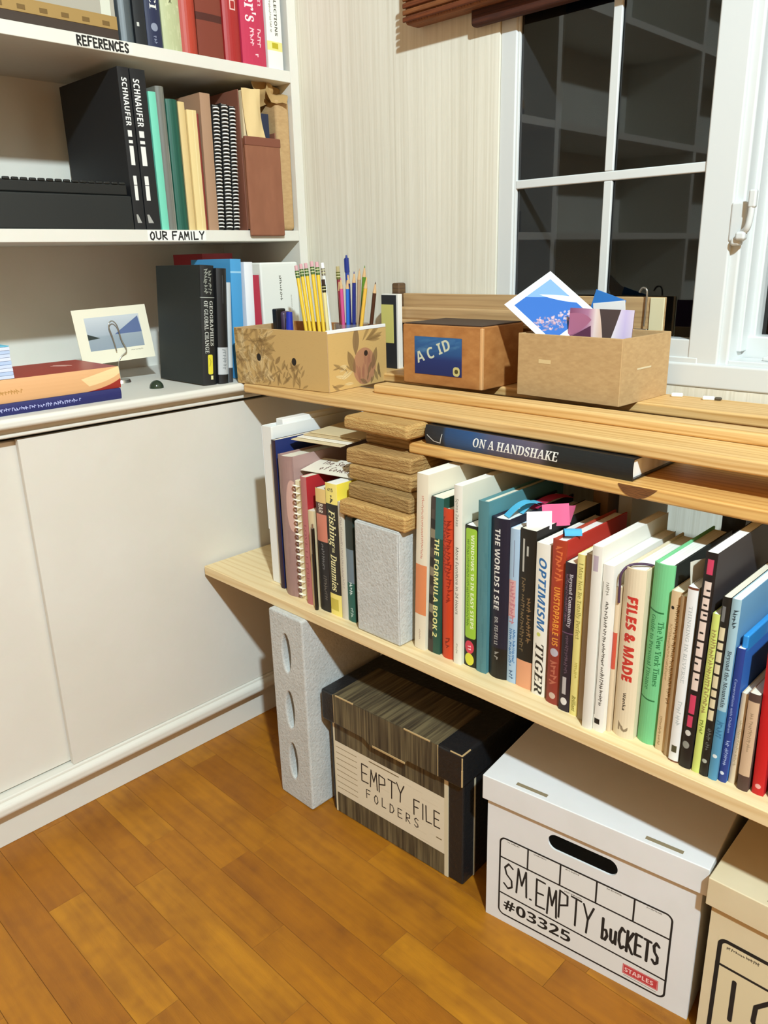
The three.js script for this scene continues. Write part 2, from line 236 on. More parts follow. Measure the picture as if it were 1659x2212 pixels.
// sliding window, night behind it
{
  const w = new THREE.Group(); w.name = 'window_1'; w.userData.kind = 'structure'; scene.add(w);
  const v = M.vinyl, yb = 0.8686, yt = 1.86, gz = -0.012;
  part('window_frame', merge(bx(WX0, WY0, -0.0125, WX0 + 0.0325, WY1, -0.003, 0.003), bx(WX1 - 0.034, WY0, -0.12, WX1, WY1, -0.003, 0.004), bx(WX0 + 0.03, yt, -0.12, WX1 - 0.03, WY1, -0.003, 0.004)), v, w);
  part('glazing_gasket', bx(0.4225, 0.845, -0.135, 0.458, yt, -0.0135, 0.001), col('#17181a', 0.8), w);
  part('window_sill', merge(bx(WX0 + 0.03, WY0, -0.12, WX1 - 0.03, 0.834, 0.002, 0.004), bx(WX0 + 0.03, 0.832, -0.12, 0.80, 0.842, -0.001, 0.002)), v, w);
  const sash = part('left_sash', merge(bx(0.450, 0.838, -0.0125, 0.4555, yt, -0.006, 0.002), bx(0.450, 0.836, -0.035, 0.80, yb, -0.0035, 0.002), bx(0.450, yt - 0.03, -0.035, 0.80, yt, -0.0035, 0.002)), v, w);
  part('sash_stile', merge(bx(0.784, 0.83, -0.045, 0.830, yt, -0.002, 0.003), bx(0.825, 0.826, -0.065, 0.843, yt, -0.010, 0.004), bx(0.841, 0.85, -0.085, 0.849, yt, -0.04, 0.002)), v, w);
  part('muntin', bx(0.6215, yb, -0.0115, 0.6365, 1.105, -0.0055, 0.002), v, sash); part('muntin', bx(0.6215, 1.119, -0.0115, 0.6365, yt, -0.0055, 0.002), v, sash); part('muntin', bx(0.4545, 1.105, -0.0116, 0.786, 1.119, -0.0053, 0.002), v, sash);
  for (const [a, b, c, d] of [[0.4555, yb, 0.629, 1.112], [0.629, yb, 0.786, 1.112], [0.4555, 1.112, 0.629, yt - 0.03], [0.629, 1.112, 0.786, yt - 0.03]]) { const g = new THREE.PlaneGeometry(c - a, d - b); g.translate((a + c) / 2, (b + d) / 2, gz); part('pane', g, M.glass, sash); }
  const rs = part('right_sash', merge(bx(0.838, 0.836, -0.10, WX1 - 0.03, 0.872, -0.062, 0.003), bx(0.838, yt - 0.03, -0.10, WX1 - 0.03, yt, -0.062, 0.003), bx(WX1 - 0.06, 0.838, -0.10, WX1 - 0.03, yt, -0.062, 0.003), bx(0.84, 0.838, -0.10, 0.857, yt, -0.07, 0.003)), v, w);
  const g = new THREE.PlaneGeometry(WX1 - 0.05 - 0.85, yt - 0.03 - 0.87); g.translate((WX1 - 0.05 + 0.85) / 2, (yt - 0.03 + 0.87) / 2, -0.085); part('pane', g, M.glass, rs);
  part('bottom_track', merge(bx(0.842, 0.83, -0.06, WX1 - 0.03, 0.84, -0.012, 0.002), bx(0.885, 0.84, -0.05, WX1 - 0.03, 0.846, -0.03, 0.002)), v, w);
  const lock = part('sash_lock', merge(bx(0.824, 1.008, -0.024, 0.846, 1.062, -0.012, 0.004), bx(0.83, 1.003, -0.02, 0.844, 1.014, -0.006, 0.004)), v, w, [0.003, 0, 0.012]);
  part('lock_lever', merge(tube([[0.845, 1.02, -0.01], [0.853, 1.026, -0.004], [0.856, 1.04, -0.003], [0.857, 1.062, -0.003]], 0.0045, 16, 8), bx(0.852, 1.052, -0.008, 0.8625, 1.076, 0.002, 0.003), bx(0.838, 1.010, -0.014, 0.852, 1.022, 0.0, 0.004)), v, lock);
}
// woven wood shade pulled up over the window
{
  const s = thing('bamboo_blind', 'reddish brown woven wood blind rolled up above the window', 'blind', [0, 0, 0]);
  part('valance', bx(0.242, 1.384, 0.004, 1.36, 1.95, 0.04, 0.006, 'y'), M.bamboo, s);
  for (let k = 0; k < 6; k++) part('slat', bx(0.240, 1.388 + k * 0.0105, 0.039, 1.362, 1.396 + k * 0.0105, 0.0435, 0.002), k % 2 ? M.bamboo : MAT({ map: M.bamboo.map, color: 0xd8b8a0, roughness: 0.7 }), s);
  part('bottom_rail', bx(0.372, 1.360, 0.003, 1.30, 1.39, 0.02, 0.006), MAT({ map: M.bamboo.map, color: 0x8a6a50, roughness: 0.8 }), s);
}
// the lamp that lights the room, above and behind the camera's right shoulder
{
  const l = thing('ceiling_lamp', 'ceiling lamp with a round bulb under a shallow metal pan shade', 'lamp', [LAMP[0], LAMP[1], LAMP[2]]);
  part('mounting_plate', new THREE.CylinderGeometry(0.07, 0.07, 0.03, 32), M.metal, l, [0, H - 0.015 - LAMP[1], 0]);
  part('stem', new THREE.CylinderGeometry(0.012, 0.012, 0.06, 12), M.metal, l, [0, 0.065, 0]);
  part('shade', new THREE.LatheGeometry([[0.02, 0.075], [0.06, 0.07], [0.17, 0.046], [0.172, 0.042], [0.168, 0.042], [0.06, 0.064], [0.02, 0.068]].map(([x, y]) => new THREE.Vector2(x, y)), 48), MAT({ color: 0x9a958a, roughness: 0.5, side: THREE.DoubleSide }), l);
  part('glass_globe', new THREE.SphereGeometry(0.055, 32, 20), M.lampGlass, l);
  const p = new THREE.PointLight(LAMP_COLOR, LAMP_POWER, 0, 2); p.castShadow = true; p.shadow.radius = 2.6; p.name = 'lamp_light'; l.add(p);
}

// ---------------------------------------------------------------- built-in bookcase with sliding-door cabinet
const CT = 0.771, S2 = 1.0593, S1 = 1.3683, SX = -0.095, BX = -0.385, ZE = 2.75;
{
  const b = thing('built_in_bookcase', 'cream painted built-in bookcase over a low cabinet with sliding doors', 'bookcase');
  part('cabinet_body', merge(bx(-0.40, 0.075, 0.0, -0.385, 0.754, ZE), bx(-0.385, 0.075, 0.0, -0.03, 0.095, ZE), bx(-0.385, 0.09, 0.0, -0.03, 0.75, 0.004)), M.paint, b);
  part('kick_board', bx(-0.035, 0, 0.0, -0.019, 0.08, ZE, 0.001), M.paint, b);
  part('bottom_track', merge(bx(-0.036, 0.074, 0.0, 0.004, 0.1085, ZE, 0.003, 'z'), bx(-0.01, 0.0755, 0.0, 0.013, 0.103, ZE, 0.011, 'z', 5)), M.paint, b);
  part('top_rail', merge(bx(-0.036, 0.738, 0.0, 0.005, 0.754, ZE, 0.001, 'z'), bx(-0.01, 0.7378, 0.0, 0.009, 0.7455, ZE, 0.003, 'z')), M.paint, b);
  part('sliding_door', bx(-0.012, 0.1088, 0.004, 0, 0.7313, 0.7216, 0.0012), M.door, b);
  part('sliding_door', bx(-0.027, 0.1115, 0.69, -0.0145, 0.728, 1.42, 0.0012), M.door, b);
  part('sliding_door', bx(-0.012, 0.1088, 1.40, 0, 0.7313, 2.12, 0.0012), M.door, b);
  { const s = new THREE.Shape(), r = 0.007; s.moveTo(-0.40, CT); s.lineTo(0.025 - r, CT); s.absarc(0.025 - r, CT - r, r, Math.PI / 2, 0, true); s.lineTo(0.025, 0.7565 + 0.006); s.absarc(0.025 - 0.006, 0.7565 + 0.004, 0.006, 0, -Math.PI / 2, true); s.lineTo(-0.40, 0.7545); s.lineTo(-0.40, CT);
    const g = new THREE.ExtrudeGeometry(s, { depth: ZE, bevelEnabled: false, curveSegments: 8 }); part('countertop', uvm(g), M.paint, b); }
  part('back_panel', bx(-0.40, CT, 0.0, BX, 2.1, ZE), M.paint, b);
  for (const z of [0.0, 0.95, 1.9, ZE - 0.0224]) part('upright', bx(BX, CT, z, SX, 2.1, z + 0.0224, 0.0015), M.paint, b);
  const lab = { 1: ['REFERENCES', 0.4315, 0.105], 0: ['OUR FAMILY', 0.326, 0.128] };
  [S2, S1, 1.70, 2.04].forEach((y, k) => {
    const s = part('shelf', merge(...[[0.0224, 0.95], [0.9724, 1.9], [1.9224, ZE - 0.0224]].map(([a, c]) => bx(BX, y - 0.0215, a, SX - 0.0004, y, c, 0.0012))), M.paint, b);
    if (lab[k]) {
      const [txt, z, w] = lab[k], rect = boxAtlas.add(w * 3000, 0.0185 * 3000, (c, W, Hh) => { fill(c, W, Hh, k ? '#e6e1d4' : '#ecebe6'); hand(c, txt, W * 0.04, Hh * 0.14, W * (k ? 0.064 : 0.076), Hh * 0.72, k ? 9 : 8, '#16120f', k ? 0.42 : 0.36, 0.05); });
      printed('edge_label', w, 0.0185, 0.0005, rect, boxAtlas.m, s, [SX - 0.0003, y - 0.0107, z], [0, Math.PI / 2, 0]).userData.label = k ? 'shelf edge label lettered REFERENCES' : 'white shelf edge label lettered OUR FAMILY';
    }
  });
}

// ---------------------------------------------------------------- plank shelf, blocks and the stacked boards above
const PT = 0.416;
tag(mesh('plank_shelf', bx(0.0085, 0.397, 0.03, 1.75, PT, 0.406, 0.0015), M.plank), 'pale pine plank shelf resting on the standing concrete block', 'shelf');
{ // lower block, standing on its end, three cores opening towards the room
  const w = 0.094, h = 0.397, d = 0.194, sh = new THREE.Shape(), r = 0.006;
  sh.moveTo(r, 0); sh.lineTo(w - r, 0); sh.quadraticCurveTo(w, 0, w, r); sh.lineTo(w, h - r); sh.quadraticCurveTo(w, h, w - r, h); sh.lineTo(r, h); sh.quadraticCurveTo(0, h, 0, h - r); sh.lineTo(0, r); sh.quadraticCurveTo(0, 0, r, 0);
  for (const y of [0.088, 0.2, 0.318]) { const p = new THREE.Path(); p.absellipse(w * 0.47, y, 0.0115, 0.039, 0, Math.PI * 2, true); sh.holes.push(p); }
  const g = new THREE.ExtrudeGeometry(sh, { depth: d - 0.006, bevelEnabled: true, bevelThickness: 0.003, bevelSize: 0.003, bevelOffset: -0.003, bevelSegments: 2, curveSegments: 14 }); g.translate(0, 0, -d + 0.003);
  const o = thing('concrete_block', 'grey concrete block with three oval cores standing on end under the plank', 'concrete block', [0.2297, 0, 0.4172], 0);
  part('body', uvm(g), M.concrete, o);
}
tag(mesh('concrete_block', (() => { const g = bx(0.4445, PT, 0.0, 0.541, 0.607, 0.396, 0.004, 'x', 3); return g; })(), M.concrete), 'smooth grey concrete block lying on the plank between the books', 'concrete block');
{ // rough offcuts piled on the upper block
  const rows = [[0.405, 0.552, 0.607, 0.632, 0.392, 1], [0.407, 0.548, 0.632, 0.6565, 0.3755, 2], [0.391, 0.530, 0.6565, 0.681, 0.355, 0], [0.380, 0.519, 0.681, 0.706, 0.347, 0], [0.381, 0.482, 0.706, 0.730, 0.304, 0], [0.3545, 0.5045, 0.730, 0.7535, 0.331, 1]];
  const lab = ['rough wood offcut lowest in the pile, directly on the concrete block', 'darker weathered offcut second from the bottom of the wood pile', 'wavy grained wood offcut third from the bottom of the pile', 'wide wood offcut in the pile just below the lower board level', 'small recessed wood offcut beside the end of the lower bench board', 'thick rounded offcut on top of the pile under the bench board'];
  rows.forEach(([x0, x1, y0, y1, z, m], k) => {
    const g = new RoundedBoxGeometry(x1 - x0, y1 - y0, 0.165, 3, k === 5 ? 0.0075 : 0.0045); g.translate((x0 + x1) / 2, (y0 + y1) / 2, z - 0.0825);
    const p = g.attributes.position; for (let i = 0; i < p.count; i++) { const x = p.getX(i), y = p.getY(i), zz = p.getZ(i); p.setZ(i, zz + 0.0035 * Math.sin(x * 70 + k * 2) * (zz > z - 0.01 ? 1 : 0)); p.setX(i, x + 0.003 * Math.sin(zz * 50 + k) * (y > (y0 + y1) / 2 ? 1 : 0.6)); }
    g.computeVertexNormals(); const o = tag(mesh('wood_offcut', uvm(g, k % 2 ? 'x' : 'x'), M.block[m]), lab[k], 'wood block', 'wood offcuts piled as a spacer');
    const uv = o.geometry.attributes.uv; for (let i = 0; i < uv.count; i++) uv.setXY(i, uv.getX(i) + k * 0.37, uv.getY(i) + k * 0.53);
  });
}
{
  const board = (x0, y0, z0, x1, y1, z1, m, label, r = 0.0035) => { const g = bx(x0, y0, z0, x1, y1, z1, r, 'x', 3), uv = g.attributes.uv, o = rnd(), q = rnd(); for (let i = 0; i < uv.count; i++) uv.setXY(i, uv.getX(i) + o, uv.getY(i) + q); return tag(mesh('bench_board', g, m), label, 'board'); };
  const low = thing('bench_board', 'lower bench board with a dark knot, carrying the large flat book', 'board', [0, 0, 0]);
  { const g = bx(0.488, 0.7062, 0.13, 1.75, 0.723, 0.313, 0.0035, 'x', 3); part('board', g, M.benchLow, low); }
  { const s = new THREE.Shape(); s.moveTo(-0.024, 0); s.quadraticCurveTo(-0.016, -0.0135, 0.002, -0.0145); s.quadraticCurveTo(0.014, -0.012, 0.026, 0); s.lineTo(-0.024, 0); const g = new THREE.ExtrudeGeometry(s, { depth: 0.0012, bevelEnabled: true, bevelSize: 0.0008, bevelThickness: 0.0008, bevelSegments: 2 }); g.translate(0.872, 0.7215, 0.3122); part('knot', uvm(g), MAT({ map: pine([138, 88, 44], [74, 40, 18], 0.9, [30, 30]), roughness: 0.4 }), low); }
  board(0.029, 0.7536, 0.182, 1.75, CT, 0.29, M.bench, 'front bench board at the edge, its end against the cabinet counter');
  board(0.318, CT, 0.183, 1.75, 0.7868, 0.2185, M.bench, 'narrow slat lying on the front bench board along the box fronts', 0.004);
  board(0.10, 0.7536, 0.02, 1.75, CT, 0.10, M.bench, 'bench board hidden beneath the rear slat by the window wall');
  board(0.10, CT, 0.018, 1.75, 0.7868, 0.112, M.bench, 'rear bench slat under the window sill');
  board(0.60, 0.706, 0.02, 1.75, 0.7536, 0.04, M.bench, 'upright bearer board at the wall under the rear slats');
}

// ---------------------------------------------------------------- storage boxes on the floor
function lidPanel(rect, w, h) { const g = new THREE.PlaneGeometry(w, h), uv = g.attributes.uv, [u0, v0, u1, v1] = rect; for (let i = 0; i < 4; i++) uv.setXY(i, uv.getX(i) ? u1 : u0, uv.getY(i) ? v1 : v0); return g; }
function fileBox(o) { // local origin at the front left foot, +x along the front, -z to the back
  const { W, Dp, hb, h0, h1, ov, mat, lidMat = mat, pos, turn, name, label, print, slot } = o;
  const b = thing(name, label, 'storage box', pos, turn);
  const slotShape = (g) => g;
  const sh = new THREE.Shape(); sh.moveTo(0, 0); sh.lineTo(W, 0); sh.lineTo(W, hb); sh.lineTo(0, hb); sh.lineTo(0, 0);
  if (slot) { const [sx, sy, sw, sh2] = slot, p = new THREE.Path(), r = sh2 / 2; p.absarc(sx + r, sy, r, Math.PI / 2, Math.PI * 1.5, false); p.absarc(sx + sw - r, sy, r, -Math.PI / 2, Math.PI / 2, false); sh.holes.push(p); }
  const fr = new THREE.ExtrudeGeometry(sh, { depth: 0.003, bevelEnabled: false, curveSegments: 12 }); fr.translate(0, 0, -0.003);
  const front = part('front_panel', uvm(fr), mat, b);
  const k = 0.0012;
  part('body', merge(bx(0, 0, -Dp, k * 2, hb, -0.0031), bx(W - k * 2, 0, -Dp, W, hb, -0.0031), bx(k * 2, 0, -Dp, W - k * 2, hb, -Dp + 0.003), bx(k * 2, 0.0, -Dp + 0.003, W - k * 2, 0.003, -0.0031)), mat, b);
  const lid = new THREE.Group();
  const y1 = h1, y0 = h0, lw = W + 2 * ov, t = 0.003;
  const L = part('lid', merge(bx(-ov, y1 - t, -Dp - ov, W + ov, y1, ov, 0.0025), bx(-ov, y0, ov - t, W + ov, y1 - 0.001, ov, 0.0013), bx(-ov, y0, -Dp - ov, W + ov, y1 - 0.001, -Dp - ov + t, 0.0013), bx(-ov, y0, -Dp - ov + t, -ov + t, y1 - 0.001, ov - t, 0.0013), bx(W + ov - t, y0, -Dp - ov + t, W + ov, y1 - 0.001, ov - t, 0.0013)), lidMat, b, o.lidShift || [0, 0, 0], [0, o.lidTurn || 0, 0]);
  return { b, front, L };
}
// white carton
{
  const W = 0.3145, { b, front, L } = fileBox({ W, Dp: 0.36, hb: 0.252, h0: 0.2195, h1: 0.2615, ov: 0.0065, mat: M.whiteBoard, pos: [0.7104, 0, 0.3874], turn: 6.9 * D, name: 'file_box', label: 'white cardboard file box marked SM. EMPTY buckets with an oval hand hole', slot: [0.1, 0.192, 0.104, 0.026] });
  const w = 0.262, h = 0.147, K = 3600, rect = boxAtlas.add(w * K, h * K, (c, Wp, Hp) => {
    fill(c, Wp, Hp, '#e3e2de'); const m = (x, y) => [x * K, (h - y) * K], y0 = 0.012;
    c.strokeStyle = '#17120f'; c.lineWidth = 10; c.beginPath(); c.roundRect(6, 6, Wp - 12, Hp - 12, 34); c.stroke();
    c.lineWidth = 9; const ln = (x1, y1, x2, y2) => { c.beginPath(); c.moveTo(...m(x1, y1)); c.lineTo(...m(x2, y2)); c.stroke(); };
    ln(0, 0.109, w, 0.106); ln(0, 0.042, w, 0.034); for (const x of [0.048, 0.1, 0.155, 0.209]) ln(x, 0.147, x, 0.1065);
    for (const x of [0.014, 0.058, 0.108, 0.17, 0.226]) { c.save(); c.translate(...m(x, 0.141)); c.rotate(-Math.PI / 2); scrawl(c, 0, 0, 0.02 * K, 10, '#4a443c'); c.restore(); }
    c.save(); c.translate(...m(0.108, 0.102)); c.rotate(-Math.PI / 2); scrawl(c, 0, 0, 0.026 * K, 10, '#4a443c'); c.restore();
    hand(c, 'SM.', 0.009 * K, (h - 0.1) * K, 0.017 * K, 0.046 * K, 11, '#1a1512', 0.3); hand(c, 'EMPTY', 0.064 * K, (h - 0.097) * K, 0.0148 * K, 0.049 * K, 11, '#1a1512', 0.25);
    hand(c, 'buCKETS', 0.168 * K, (h - 0.088) * K, 0.0085 * K, 0.036 * K, 15, '#1a1512', 0.4);
    c.font = `bold ${0.031 * K}px sans-serif`; c.fillStyle = '#14100d'; c.textBaseline = 'middle'; c.save(); c.translate(0.009 * K, (h - 0.0225) * K); c.scale(1.08, 0.86); c.fillText('#03325', 0, 0); c.restore();
    c.fillStyle = '#c23a3c'; c.fillRect(0.201 * K, (h - 0.027) * K, 0.05 * K, 0.017 * K); c.strokeStyle = '#e6b8b4'; c.lineWidth = 2; c.strokeRect(0.2022 * K, (h - 0.0258) * K, 0.0476 * K, 0.0146 * K);
    c.fillStyle = '#f2cdca'; c.font = `bold ${0.0105 * K}px sans-serif`; c.fillText('STAPLES', 0.2035 * K, (h - 0.0182) * K, 0.045 * K); c.strokeStyle = '#6a625c'; c.lineWidth = 3; c.beginPath(); c.moveTo(0.203 * K, (h - 0.0075) * K); c.lineTo(0.249 * K, (h - 0.0065) * K); c.stroke();
  });
  part('printed_form', lidPanel(rect, w, h), boxAtlas.m, front, [0.0215 + w / 2, 0.0135 + h / 2, 0.0002]);
  for (const x of [0.045, 0.236]) part('lid_slot', bx(x, 0.2614, -0.0075, x + 0.049, 0.2618, -0.001, 0.0001, 'x', 1), col('#8d7f63'), L);
}
// cream carton beside it, cut by the edge of the picture
{
  const W = 0.3145, { b, front, L } = fileBox({ W, Dp: 0.36, hb: 0.252, h0: 0.2205, h1: 0.2615, ov: 0.0065, mat: M.creamBoard, pos: [1.0395, 0, 0.3615], turn: 1.5 * D, name: 'file_box', label: 'cream cardboard file box with a thick black form border, beside the white box', slot: [0.1, 0.195, 0.104, 0.022] });
  const w = 0.27, h = 0.16, K = 2600, rect = boxAtlas.add(w * K, h * K, (c, Wp, Hp) => {
    fill(c, Wp, Hp, '#ddcfa9'); c.strokeStyle = '#14100c'; c.lineWidth = 14; c.beginPath(); c.roundRect(8, 8, Wp - 16, Hp - 16, 22); c.stroke();
    c.lineWidth = 9; c.beginPath(); c.moveTo(0, 0.042 * K); c.lineTo(Wp, 0.042 * K); c.stroke(); for (const x of [0.075, 0.14, 0.2]) { c.beginPath(); c.moveTo(x * K, 0); c.lineTo(x * K, 0.042 * K); c.stroke(); }
    c.save(); c.translate(0.012 * K, 0.012 * K); c.rotate(-Math.PI / 2); scrawl(c, 0, 0, 0.04 * K, 13, '#3a3226'); c.restore();
    hand(c, 'ICE', 0.018 * K, 0.058 * K, 0.038 * K, 0.062 * K, 15, '#1a1512', 0.4);
  });
  part('printed_form', lidPanel(rect, w, h), boxAtlas.m, front, [0.0125 + w / 2, 0.0175 + h / 2, 0.0002]);
  for (const x of [0.06, 0.22]) part('lid_slot', bx(x, 0.2614, -0.0085, x + 0.05, 0.2618, -0.001, 0.0001, 'x', 1), col('#8d7f63'), L);
}
// black and wood-grain file box
{
  const W = 0.303, Dp = 0.37, b = thing('file_box', 'black file box with wood grain paper and a label reading EMPTY FILE FOLDERS', 'storage box', [0.3467, 0, 0.3839], 2.5 * D);
  part('body', bx(0, 0, -Dp, W, 0.25, -0.0005, 0.004), M.blackLeather, b);
  const fr = part('wood_grain_front', bx(0.012, 0.001, -0.001, 0.268, 0.249, 0.0006, 0.0004, 'x', 1), M.faux, b);
  part('edge_strip', bx(0.0085, 0.001, -0.001, 0.0125, 0.24, 0.0011, 0.0004, 'x', 1), col('#d3c6a6', 0.8), b); part('edge_strip', bx(0.2655, 0.001, -0.001, 0.2735, 0.24, 0.0011, 0.0004, 'x', 1), col('#d3c6a6', 0.8), b);
  part('edge_strip', bx(W - 0.0012, 0.001, -0.034, W + 0.0008, 0.24, -0.03, 0.0004, 'x', 1), col('#bfb69c', 0.8), b);
  const L = part('lid', bx(-0.008, 0.2005, -Dp - 0.008, W + 0.006, 0.2625, 0.0115, 0.005), M.blackLeather, b);
  const cut = new THREE.Shape(); cut.moveTo(0, 0.058); cut.lineTo(0.236, 0.0585); cut.lineTo(0.236, 0.0005); cut.lineTo(0.172, 0.0); cut.lineTo(0.166, -0.008); cut.lineTo(0.092, -0.010); cut.lineTo(0.072, 0.0005); cut.lineTo(0, 0.002); cut.lineTo(0, 0.058);
  const lf = new THREE.ExtrudeGeometry(cut, { depth: 0.0012, bevelEnabled: false }); lf.translate(0.025, 0.2035, 0.0112); part('wood_grain_band', uvm(lf), M.faux, L);
  part('wood_grain_top', bx(0.025, 0.262, -0.11, 0.261, 0.2632, 0.0122, 0.0005, 'x', 1), M.faux, L);
  for (const [x0, x1] of [[0.03, 0.075], [0.19, 0.246]]) part('worn_edge', bx(x0, 0.2605, 0.0105, x1, 0.2636, 0.0128, 0.001), M.kraftEdge, L);
  for (const x of [0.0245, 0.2605]) part('band_edge', bx(x, 0.204, 0.0105, x + 0.001, 0.2625, 0.0127, 0.0004, 'x', 1), M.kraftEdge, L);
  part('finger_lip', bx(0.118, 0.1945, 0.0116, 0.192, 0.1985, 0.0132, 0.0006), M.kraftEdge, L);
  for (const p of [[W + 0.004, 0.236, 0.0095, W + 0.0063, 0.258, 0.0118], [W + 0.0035, 0.204, 0.009, W + 0.0063, 0.236, 0.0118], [W - 0.018, 0.2605, 0.0095, W + 0.0055, 0.263, 0.0118], [W + 0.0035, 0.2605, -0.012, W + 0.0063, 0.263, 0.0115]]) part('worn_corner', bx(...p, 0.0011), M.kraftEdge, L);
  const w = 0.26, h = 0.112, K = 3200, rect = boxAtlas.add(w * K, h * K, (c, Wp, Hp) => {
    fill(c, Wp, Hp, '#ded2b8'); for (let i = 0; i < 60; i++) { c.fillStyle = `rgba(150,128,92,${rr(0.03, 0.1)})`; c.fillRect(rr(0, Wp), rr(0, Hp), rr(20, 120), rr(2, 6)); }
    c.strokeStyle = '#8a7550'; c.lineWidth = 4; for (let y = 0.012; y < 0.1; y += 0.0125) { c.beginPath(); c.moveTo(6, y * K); c.lineTo(0.055 * K, y * K + rr(-3, 3)); c.stroke(); }
    c.fillStyle = '#7a6644'; c.fillRect(0.085 * K, 0.006 * K, 0.07 * K, 7); c.fillRect(0.236 * K, 0.085 * K, 0.012 * K, 7);
    hand(c, 'EMPTY', 0.066 * K, 0.022 * K, 0.0165 * K, 0.036 * K, 8, '#2a1d12', 0.28, 0.06); hand(c, 'FILE', 0.188 * K, 0.034 * K, 0.0125 * K, 0.031 * K, 8, '#2a1d12', 0.35, 0.06); hand(c, 'FOLDERS', 0.077 * K, 0.071 * K, 0.0098 * K, 0.018 * K, 6, '#2a1d12', 0.9, 0.08);
  });
  part('paper_label', lidPanel(rect, w, h), boxAtlas.m, fr, [0.0125 + w / 2 - 0.0005, 0.045 + h / 2, 0.0009]);
}

// ---------------------------------------------------------------- books on the plank
const GP = 'books standing in the row on the plank shelf';
const sq = (c, W, y0, y1, color) => { c.fillStyle = color; c.fillRect(0, y0, W, y1 - y0); };
function rowBook(x0, x1, z, h, d, o) { return book({ w: (x1 - x0) * 0.97, h, d, pos: [(x0 + x1) / 2, PT, z], group: GP, ...o }); }
